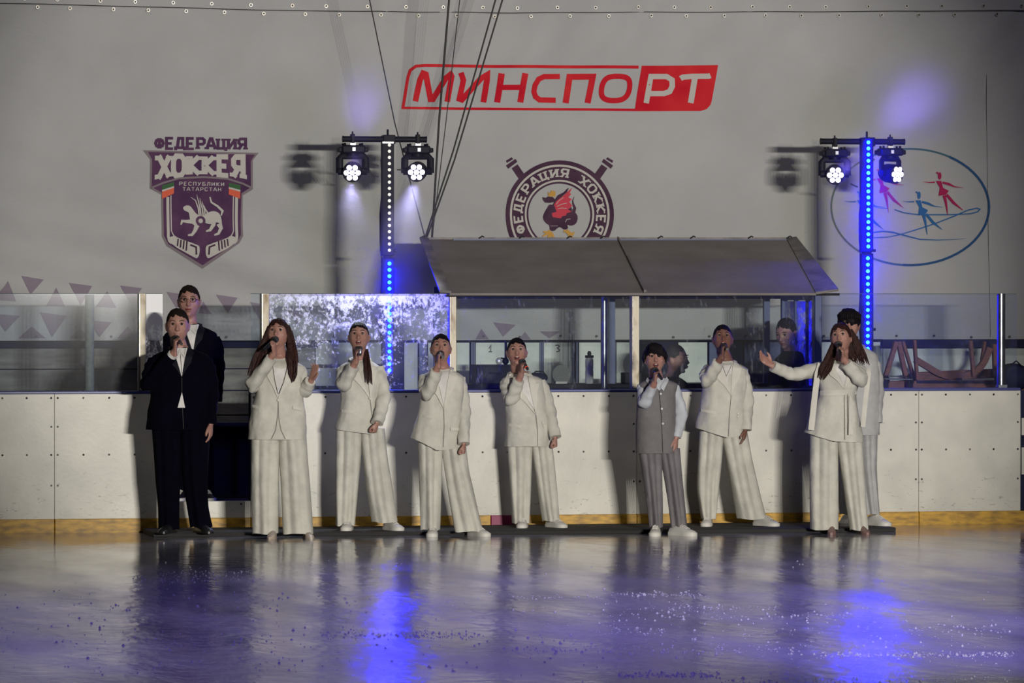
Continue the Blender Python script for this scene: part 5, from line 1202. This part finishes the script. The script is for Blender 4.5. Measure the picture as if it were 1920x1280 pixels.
# 4 ---- girl with the braided ponytail over her shoulder
f = Fig(688, 993, .033, 'girl in cream suit with dark braids falling over her chest')
f.head(f.L(673, 633, .03), .238, yaw=0, pitch=.22, mouth='open', neck=f.L(676, 680, 0))
h = f.hair('ponytail_front', 'hairb')
f.locks(h, 'hairbr', [([(687, 655, .03), (688, 672, .10), (690, 695, .150), (692, 717, .160)], 6, [5, 8, 11, 12])], .008, 'braid')
rows = shoulders(674, 676, 659, 691, 688, 634, 714, .12)+[(715, 636, 718, .14), (745, 640, 716, .135), (780, 634, 712, .14), (806, 629, 708, .15), (811, 629, 704, .15)]
f.trunk([(674, 658, 692, .07), (692, 642, 706, .11), (745, 648, 704, .11), (815, 646, 702, .12)], [((655, 820), (650, 972), 0), ((698, 820), (716, 972), 0)], 0)
J, fn = f.blazer(rows, (660, 690), 676, 694, 748, 'suit', 'suit2', None, 14, closing=[(694, 748), (698, 780), (697, 811)], pockets=((640, 767, 662, 769),), buttons=((694, 747),), seed=7, hem=[(629, 804), (697, 813), (710, 812)])
f.mic((674, 654), (677, 664), 1, label='microphone held by the girl with the dark braids', length=.20)
micarm(f, f.L(643, 694, .0), f.L(645, 722, .13), 1, J, 'suit', (.058, .056, .045), 3.2, q=.9, cut=.055)
hangarm(f, f.L(707, 692, 0), f.L(721, 742, .06), f.L(707, 793, .175), J, 'suit', (.060, .056, .048), 4.3, q=.88, pose='fist', palm=(-.8, .3, 0), thumb=(-.3, -1, 0), hd=(-.25, -.05, -1))
f.leg_rows([(803, 630, 680), (860, 630, 677), (920, 629, 671), (985, 629, 665)], 'suit', seed=5, wave=.012); f.leg_rows([(803, 676, 721), (860, 680, 727), (920, 687, 737), (978, 697, 746, .02)], 'suit', seed=6.5, wave=.012)
f.shoe(651, 991, .06, -.1, .25); f.shoe(737, 989, .05, .55, .25); f.finish()

# 5 ---- girl with slicked hair, hem swung to the left
f = Fig(845, 1004, .0, 'girl in oversized cream suit under the post, jacket hem slanting, legs apart', 'skin')
f.head(f.L(826.5, 655, .03), .232, yaw=.04, pitch=.26, mouth='open', neck=f.L(830, 697, 0))
f.hair('slick', 'hairb')
rows = shoulders(829, 694, 812, 846, 706, 787, 870, .12)+[(735, 790, 872, .14), (770, 786, 868, .14), (800, 779, 866, .145), (822, 774, 865, .15), (838, 771, 866, .155)]
f.trunk([(692, 812, 848, .07), (712, 796, 862, .11), (760, 802, 860, .11), (840, 804, 860, .12)], [((808, 840), (806, 985), 0), ((850, 840), (880, 985), 0)], 0)
J, fn = f.blazer(rows, (813, 845), 694, 832, 766, 'suit', 'suit2', 'shirt', 14, closing=[(832, 766), (833, 800), (831, 838)], pockets=((790, 777, 812, 779), (845, 801, 864, 802)), seed=9, hem=[(771, 820), (795, 830), (822, 844), (866, 838)])
f.mic((827, 663), (832, 669), 1, label='microphone with bright grille pointing at the camera, held by the girl under the post', length=.20)
micarm(f, f.L(796, 710, .0), f.L(802, 736, .14), 1, J, 'suit', (.058, .056, .046), 5.2, q=.88, cut=.055)
hangarm(f, f.L(861, 710, 0), f.L(869, 768, .0), f.L(870, 832, .12), J, 'suit', (.058, .054, .046), 6.3, q=.86, pose='fist', palm=(-1, .2, 0))
f.leg_rows([(828, 783, 831), (880, 785, 829), (940, 787, 827), (993, 788, 825)], 'suit', seed=8, wave=.013); f.leg_rows([(828, 826, 873), (880, 833, 879), (940, 843, 893), (996, 853, 906, .01)], 'suit', seed=10, wave=.013)
f.shoe(811, 1006, .08, -.05, .25); f.shoe(898, 1004, .04, .6, .25); f.finish()

# 6 ---- girl in the middle
f = Fig(1000, 988, .033, 'slick-haired girl in cream suit in the middle, in front of the black case')
f.head(f.L(969, 662, .03), .232, yaw=.02, pitch=.20, mouth='open', neck=f.L(972, 705, 0))
f.hair('slick', 'hairb')
rows = shoulders(976, 702, 957, 993, 712, 939, 1020, .12)+[(740, 944, 1024, .14), (775, 949, 1026, .135), (805, 947, 1030, .14), (836, 944, 1032, .15)]
f.trunk([(700, 957, 994, .07), (718, 950, 1012, .11), (765, 956, 1014, .11), (840, 958, 1020, .12)], [((972, 850), (976, 965), 0), ((1016, 850), (1034, 965), 0)], 0)
J, fn = f.blazer(rows, (958, 990), 702, 1005, 778, 'suit', 'suit2', 'shirt', 14, closing=[(1005, 778), (1008, 806), (1008, 836)], pockets=((953, 793, 977, 797),), buttons=((1018, 792), (1020, 798)), seed=11)
f.mic((980, 678), (989, 691), 1, label='microphone with a red ring held by the girl in the middle', length=.20, red=True)
micarm(f, f.L(949, 716, .0), f.L(958, 749, .13), 1, J, 'suit', (.058, .056, .046), 7.2, q=.88, cut=.055)
hangarm(f, f.L(1012, 716, 0), f.L(1030, 768, .0), f.L(1041, 820, .10), J, 'suit', (.056, .054, .046), 8.3, q=.86, pose='fist', palm=(-1, .2, 0), hd=(.1, 0, -1))
f.leg_rows([(825, 950, 1000), (880, 954, 997), (930, 957, 995), (981, 960, 993)], 'suit', seed=12, wave=.012); f.leg_rows([(825, 995, 1035), (880, 1002, 1041), (930, 1009, 1046), (976, 1017, 1050)], 'suit', seed=13, wave=.012)
f.shoe(980, 985, .06, -.1, .24); f.shoe(1043, 984, .03, .6, .24); f.finish()

# 7 ---- boy in grey waistcoat
f = Fig(1240, 1003, .0, 'black-haired boy in grey waistcoat and grey trousers over a pale shirt', 'skin')
f.head(f.L(1228, 674, .03), .232, yaw=.06, pitch=.14, mouth='open', neck=f.L(1231, 714, 0))
f.hair('swept', 'hairb')
rows = shoulders(1232, 711, 1216, 1249, 720, 1196, 1272, .11)+[(740, 1196, 1268, .125), (780, 1193, 1267, .125), (815, 1192, 1267, .13), (849, 1192, 1266, .135)]
f.trunk([(709, 1216, 1250, .07), (725, 1204, 1260, .10), (780, 1204, 1260, .10), (850, 1206, 1260, .11)], [((1216, 855), (1230, 980), 0), ((1254, 855), (1274, 980), 0)], 0)
J = f.shell_rows(rows, 'waistcoat', 'grey', n=64, fold=.02, seed=13); fn = f.surf_fn(rows)
f.patch(fn, [[(1217, 709), (1248, 709), (1241, 728), (1236, 732)]], .005, 'shirt_front', 'shblue', J, .004)
f.patch(fn, stroke([(1236, 732), (1240, 780), (1243, 849)], 1.2), .004, 'front_edge', 'dseam', J, .002)
for sx, pl in ((-1, [(1214, 707), (1232, 726), (1226, 735), (1211, 713)]), (1, [(1250, 706), (1238, 726), (1244, 733), (1254, 712)])): f.patch(fn, [pl], .022, 'shirt_collar', 'shblue', J, .005)
for y in (738, 766, 794): f.button(fn, 1239+(y-738)*.07, y, .004, J, 'btng', .009)
f.mic((1229, 694), (1239, 709), 1, label='microphone held by the boy in the grey waistcoat', length=.20)
micarm(f, f.L(1204, 724, .0), f.L(1209, 756, .13), 1, J, 'shblue', (.047, .050, .034), 9.2, q=.86, cut=.035, amp=.09)
hangarm(f, f.L(1264, 726, 0), f.L(1279, 775, .0), f.L(1268, 822, .05), J, 'shblue', (.044, .050, .036), 10.3, q=.92, pose='relaxed', palm=(-.8, .4, 0), thumb=(-.5, -1, 0), hd=(-.05, 0, -1), cut=.01)
f.leg_rows([(840, 1196, 1242), (890, 1205, 1242), (940, 1212, 1243), (988, 1217, 1243)], 'greyt', seed=14, wave=.009, depth=.085); f.leg_rows([(840, 1234, 1275), (890, 1244, 1279), (940, 1252, 1284), (988, 1258, 1289)], 'greyt', seed=15, wave=.009, depth=.085)
f.shoe(1229, 1003, .08, -.1, .26); f.shoe(1280, 1001, .06, .75, .27); f.finish()

# 8 ---- girl leaning back, legs wide
f = Fig(1372, 985, .033, 'darker-skinned girl with slicked hair in cream suit, right of the grey waistcoat', 'skin2')
f.head(f.L(1355, 637, .03), .232, yaw=.03, pitch=.26, mouth='open', neck=f.L(1362, 682, 0))
f.hair('slick', 'hairb')
rows = shoulders(1362, 679, 1345, 1376, 690, 1318, 1401, .12)+[(715, 1320, 1403, .14), (745, 1315, 1400, .14), (780, 1308, 1398, .145), (816, 1303, 1398, .15)]
f.trunk([(677, 1345, 1378, .07), (695, 1328, 1392, .11), (750, 1330, 1390, .11), (820, 1330, 1388, .12)], [((1336, 820), (1326, 962), 0), ((1384, 820), (1412, 955), 0)], 0)
J, fn = f.blazer(rows, (1346, 1376), 681, 1371, 741, 'suit', 'suit2', 'shirt', 14, closing=[(1371, 741), (1368, 775), (1366, 818)], pockets=((1314, 766, 1340, 771),), buttons=((1384, 775), (1384, 781)), seed=17, hem=[(1303, 801), (1364, 820), (1398, 814)])
f.patch(fn, stroke([(1354, 683), (1362, 705), (1372, 684)], .8), .011, 'necklace', 'chainm', J, .002)
f.mic((1358, 648), (1362, 654), 1, label='microphone held by the darker-skinned girl right of the waistcoat', length=.20, red=False)
micarm(f, f.L(1328, 694, .0), f.L(1326, 712, .15), 1, J, 'suit', (.060, .057, .046), 11.2, q=.88, cut=.055)
hangarm(f, f.L(1391, 694, 0), f.L(1400, 748, .02), f.L(1398, 806, .07), J, 'suit', (.058, .056, .050), 12.3, q=.9, pose='relaxed', palm=(-.9, .3, 0), thumb=(-.2, -1, 0), hd=(-.15, -.05, -1))
f.leg_rows([(808, 1312, 1358), (860, 1309, 1354), (915, 1306, 1348), (973, 1315, 1342)], 'suit', seed=18, wave=.014); f.leg_rows([(808, 1352, 1401), (860, 1361, 1410), (915, 1371, 1423), (972, 1382, 1438)], 'suit', seed=19, wave=.014)
f.shoe(1326, 982, .06, -.15, .25); f.shoe(1437, 980, .05, .7, .26); f.finish()

# 10 --- boy in pale grey suit behind the last woman
f = Fig(1622, 984, .033, 'boy with mop of black hair in pale grey suit, hidden behind the last woman')
f.head(f.L(1592, 611, .03), .240, yaw=-.05, pitch=.02, mouth='closed', neck=f.L(1600, 655, 0))
f.hair('mop', 'hairb')
rows = shoulders(1602, 650, 1585, 1618, 664, 1562, 1644, .12)+[(690, 1562, 1648, .14), (740, 1562, 1650, .135), (780, 1562, 1650, .14), (815, 1562, 1648, .15)]
f.trunk([(648, 1585, 1620, .07), (668, 1572, 1634, .11), (740, 1574, 1636, .11), (820, 1574, 1636, .12)], [((1588, 830), (1590, 962), 0), ((1626, 830), (1638, 962), 0)], 0)
J, fn = f.blazer(rows, (1586, 1617), 652, 1598, 720, 'pale', 'pale', 'shirt', 13, closing=[(1598, 720), (1600, 812)], seed=21)
hangarm(f, f.L(1634, 668, 0), f.L(1645, 730, 0), f.L(1644, 792, .04), J, 'pale', (.060, .054, .046), 13, pose='fist', q=.9, palm=(-1, .2, 0))
hangarm(f, f.L(1571, 668, 0), f.L(1564, 730, 0), f.L(1566, 792, .04), J, 'pale', (.060, .054, .046), 14, pose='relaxed', q=.9, palm=(1, .2, 0))
f.leg_rows([(805, 1564, 1606), (880, 1568, 1604), (964, 1574, 1602)], 'pale', seed=20, wave=.010); f.leg_rows([(805, 1602, 1646), (880, 1608, 1644), (964, 1622, 1650)], 'pale', seed=22, wave=.010)
f.shoe(1585, 984, .10, -.15, .27); f.shoe(1647, 983, .08, .6, .27); f.finish()

# 9 ---- last woman, belted wrap jacket, right arm stretched out
f = Fig(1572, 1000, .0, 'woman with long dark hair in belted cream wrap jacket, arm stretched to the left')
f.head(f.L(1577, 635, .04), .238, yaw=-.22, pitch=.24, roll=-.12, mouth='open', brow='brow', jaw=.95, neck=f.L(1578, 682, 0))
h = f.hair('long', 'hairbr')
f.locks(h, 'hairbr', [([(1590, 618, .04), (1600, 640, .05), (1607, 662, .05), (1613, 680, .04)], 9, [12, 22, 30, 34]), ([(1566, 640, .05), (1558, 665, .11), (1548, 690, .15), (1539, 708, .15)], 6, [6, 14, 18, 10]), ([(1592, 630, -.05), (1600, 660, -.05), (1606, 682, -.04)], 5, [14, 26, 30]), ([(1568, 640, -.04), (1562, 670, .0), (1556, 684, .03)], 4, [8, 14, 14])], .013)
rows = shoulders(1578, 678, 1560, 1597, 688, 1532, 1619, .12)+[(710, 1534, 1614, .135), (738, 1539, 1604, .115), (760, 1530, 1608, .135), (790, 1518, 1614, .155), (826, 1508, 1618, .165)]
f.trunk([(676, 1560, 1598, .07), (692, 1544, 1608, .11), (740, 1548, 1598, .09), (825, 1540, 1600, .12)], [((1548, 830), (1550, 975), 0), ((1594, 830), (1608, 975), 0)], 0)
J, fn = f.blazer(rows, (1560, 1596), 680, 1583, 730, 'suit', 'suit2', 'shirt', 14, closing=[(1583, 740), (1584, 790), (1584, 824)], seed=23, hem=[(1508, 810), (1560, 826), (1618, 828)])
f.patch(fn, [[(1538, 732), (1606, 730), (1606, 739), (1538, 741)]], .010, 'belt', 'suit2', J, .008)
f.patch(fn, [[(1590, 738), (1599, 738), (1600, 815), (1591, 815)]], .030, 'belt_end', 'suit2', J, .004)
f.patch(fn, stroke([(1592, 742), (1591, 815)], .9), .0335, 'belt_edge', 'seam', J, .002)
def strip(f, pts, w, name, m, par):
    mb = MB(); Q = [f.L(*p) for p in pts]; 
    mb.tube(Q, [(w/2*f.k(), .003)]*len(Q), 8, up=(0, 1, 0)); return f.put(mb, name, m, par)
strip(f, [(1539, 682, .09), (1533, 700, .13), (1527, 750, .15), (1521, 806, .17)], 11, 'hanging_tie', 'suit2', J)
strip(f, [(1627, 690, .03), (1629, 700, .08), (1624, 740, .10), (1618, 800, .10)], 9, 'hanging_tie', 'suit2', J)
f.mic((1573, 645), (1572, 666), -1, label='black microphone held upright by the woman with the belted jacket', length=.20)
sh = f.L(1610, 693, 0); el = f.L(1612, 712, .15); wr = micarm(f, sh, el, -1, J, 'suit', (.060, .058, .046), 15.2, q=.92, g=.5, cut=.045)
sh = f.L(1540, 690, 0); el = f.L(1487, 704, .08); wr = f.L(1446, 684, .16)
f.arm(sh, el, wr); f.hand(wr, V((-.10, -.02, .075)), V((.3, -.8, .45)), V((.35, -.2, .8)), 'flex', .95)
f.sleeve([(sh+V((.02, 0, 0)), .056), (sh.lerp(el, .3), .058), (el, .050), (el.lerp(wr, .5), .046), (wr+V((.012, 0, -.008)), .044)], 'suit', J, 16, amp=.08)
f.leg_rows([(815, 1519, 1572), (870, 1518, 1572), (930, 1518, 1572), (992, 1519, 1572)], 'suit', seed=24, wave=.007); f.leg_rows([(815, 1567, 1617), (870, 1575, 1620), (930, 1584, 1624), (993, 1594, 1629)], 'suit', seed=25, wave=.007)
f.shoe(1560, 1002, .10, -.1, .25, 'shoep', 'shoep', 'heel'); f.shoe(1620, 1002, .08, .2, .25, 'shoep', 'shoep', 'heel'); f.finish()

# ---- two men behind the glass
f = Fig(1262, 925, BF, 'man with short greying hair in dark jacket, in profile behind the glass and the boy'); 
f.b = P(1262, 925, 1.0); f.e.location = (P(1262, 700, 1.0).x, .95, BF); f.D = (f.e.location-CAMP).dot(F0); f.bu = (f.e.location-CAMP).dot(R_)
f.head(f.L(1268, 675, 0), .245, yaw=1.15, pitch=0, mouth='closed', jaw=1.2, neck=f.L(1258, 716, 0)); f.hair('short', 'hairg')
rows = [(706, 1244, 1272, .06), (712, 1234, 1282, .09), (722, 1222, 1294, .12), (760, 1216, 1300, .14), (830, 1218, 1298, .14)]
J = f.shell_rows(rows, 'jacket', 'black', fold=.03, seed=31)
f.trunk([(708, 1244, 1272, .07), (724, 1230, 1288, .11), (830, 1232, 1286, .11)], [((1244, 830), (1244, 915), 0), ((1274, 830), (1274, 915), 0)], 0)
f.sleeve([(f.L(1290, 728, 0), .055), (f.L(1300, 780, .03), .055), (f.L(1290, 830, .12), .042)], 'black', J, 1); f.sleeve([(f.L(1226, 728, 0), .055), (f.L(1218, 780, .03), .055), (f.L(1226, 830, .12), .042)], 'black', J, 2)
for a in (1290, 1226): f.arm(f.L(a, 728, 0), f.L(a, 780, .03), f.L(a, 832, .12)); f.hand(f.L(a, 834, .13), V((0, -.3, -1)), V((1 if a < 1260 else -1, 0, 0)), V((0, -1, 0)), 'relaxed')
for a, b in ((1226, 1258), (1258, 1292)): f.leg_rows([(815, a, b), (870, a+2, b-2), (918, a+4, b-4)], 'black', wave=.005)
f.shoe(1244, 925, .08, -.1, .28, 'shoeb', 'shoeb', 'oxford'); f.shoe(1276, 925, .08, .1, .28, 'shoeb', 'shoeb', 'oxford'); f.finish()
f = Fig(1490, 925, BF, 'man in dark clothes bending his head behind the blue-framed glass')
f.e.location = (P(1484, 700, .62).x, .62, BF); f.D = (f.e.location-CAMP).dot(F0); f.bu = (f.e.location-CAMP).dot(R_)
f.head(f.L(1474, 626, .02), .245, yaw=-.55, pitch=-.28, mouth='closed', jaw=1.2, neck=f.L(1484, 668, 0)); f.hair('short', 'hairs')
rows = [(658, 1470, 1498, .06), (664, 1462, 1508, .09), (674, 1452, 1518, .12), (720, 1448, 1522, .14), (800, 1450, 1520, .14)]
J = f.shell_rows(rows, 'jacket', 'black', fold=.03, seed=33)
f.trunk([(660, 1470, 1498, .07), (680, 1458, 1512, .11), (800, 1460, 1510, .11)], [((1470, 800), (1470, 915), 0), ((1500, 800), (1500, 915), 0)], 0)
f.sleeve([(f.L(1514, 682, 0), .055), (f.L(1522, 740, .03), .055), (f.L(1512, 790, .10), .042)], 'black', J, 1); f.sleeve([(f.L(1456, 682, 0), .055), (f.L(1448, 740, .03), .055), (f.L(1456, 790, .10), .042)], 'black', J, 2)
for a in (1514, 1456): f.arm(f.L(a, 682, 0), f.L(a, 740, .03), f.L(a, 792, .10)); f.hand(f.L(a, 794, .11), V((0, -.3, -1)), V((1 if a < 1490 else -1, 0, 0)), V((0, -1, 0)), 'relaxed')
for a, b in ((1452, 1486), (1484, 1518)): f.leg_rows([(785, a, b), (850, a+2, b-2), (918, a+4, b-4)], 'black', wave=.005)
f.shoe(1470, 925, .08, -.1, .28, 'shoeb', 'shoeb', 'oxford'); f.shoe(1500, 925, .08, .1, .28, 'shoeb', 'shoeb', 'oxford'); f.finish()
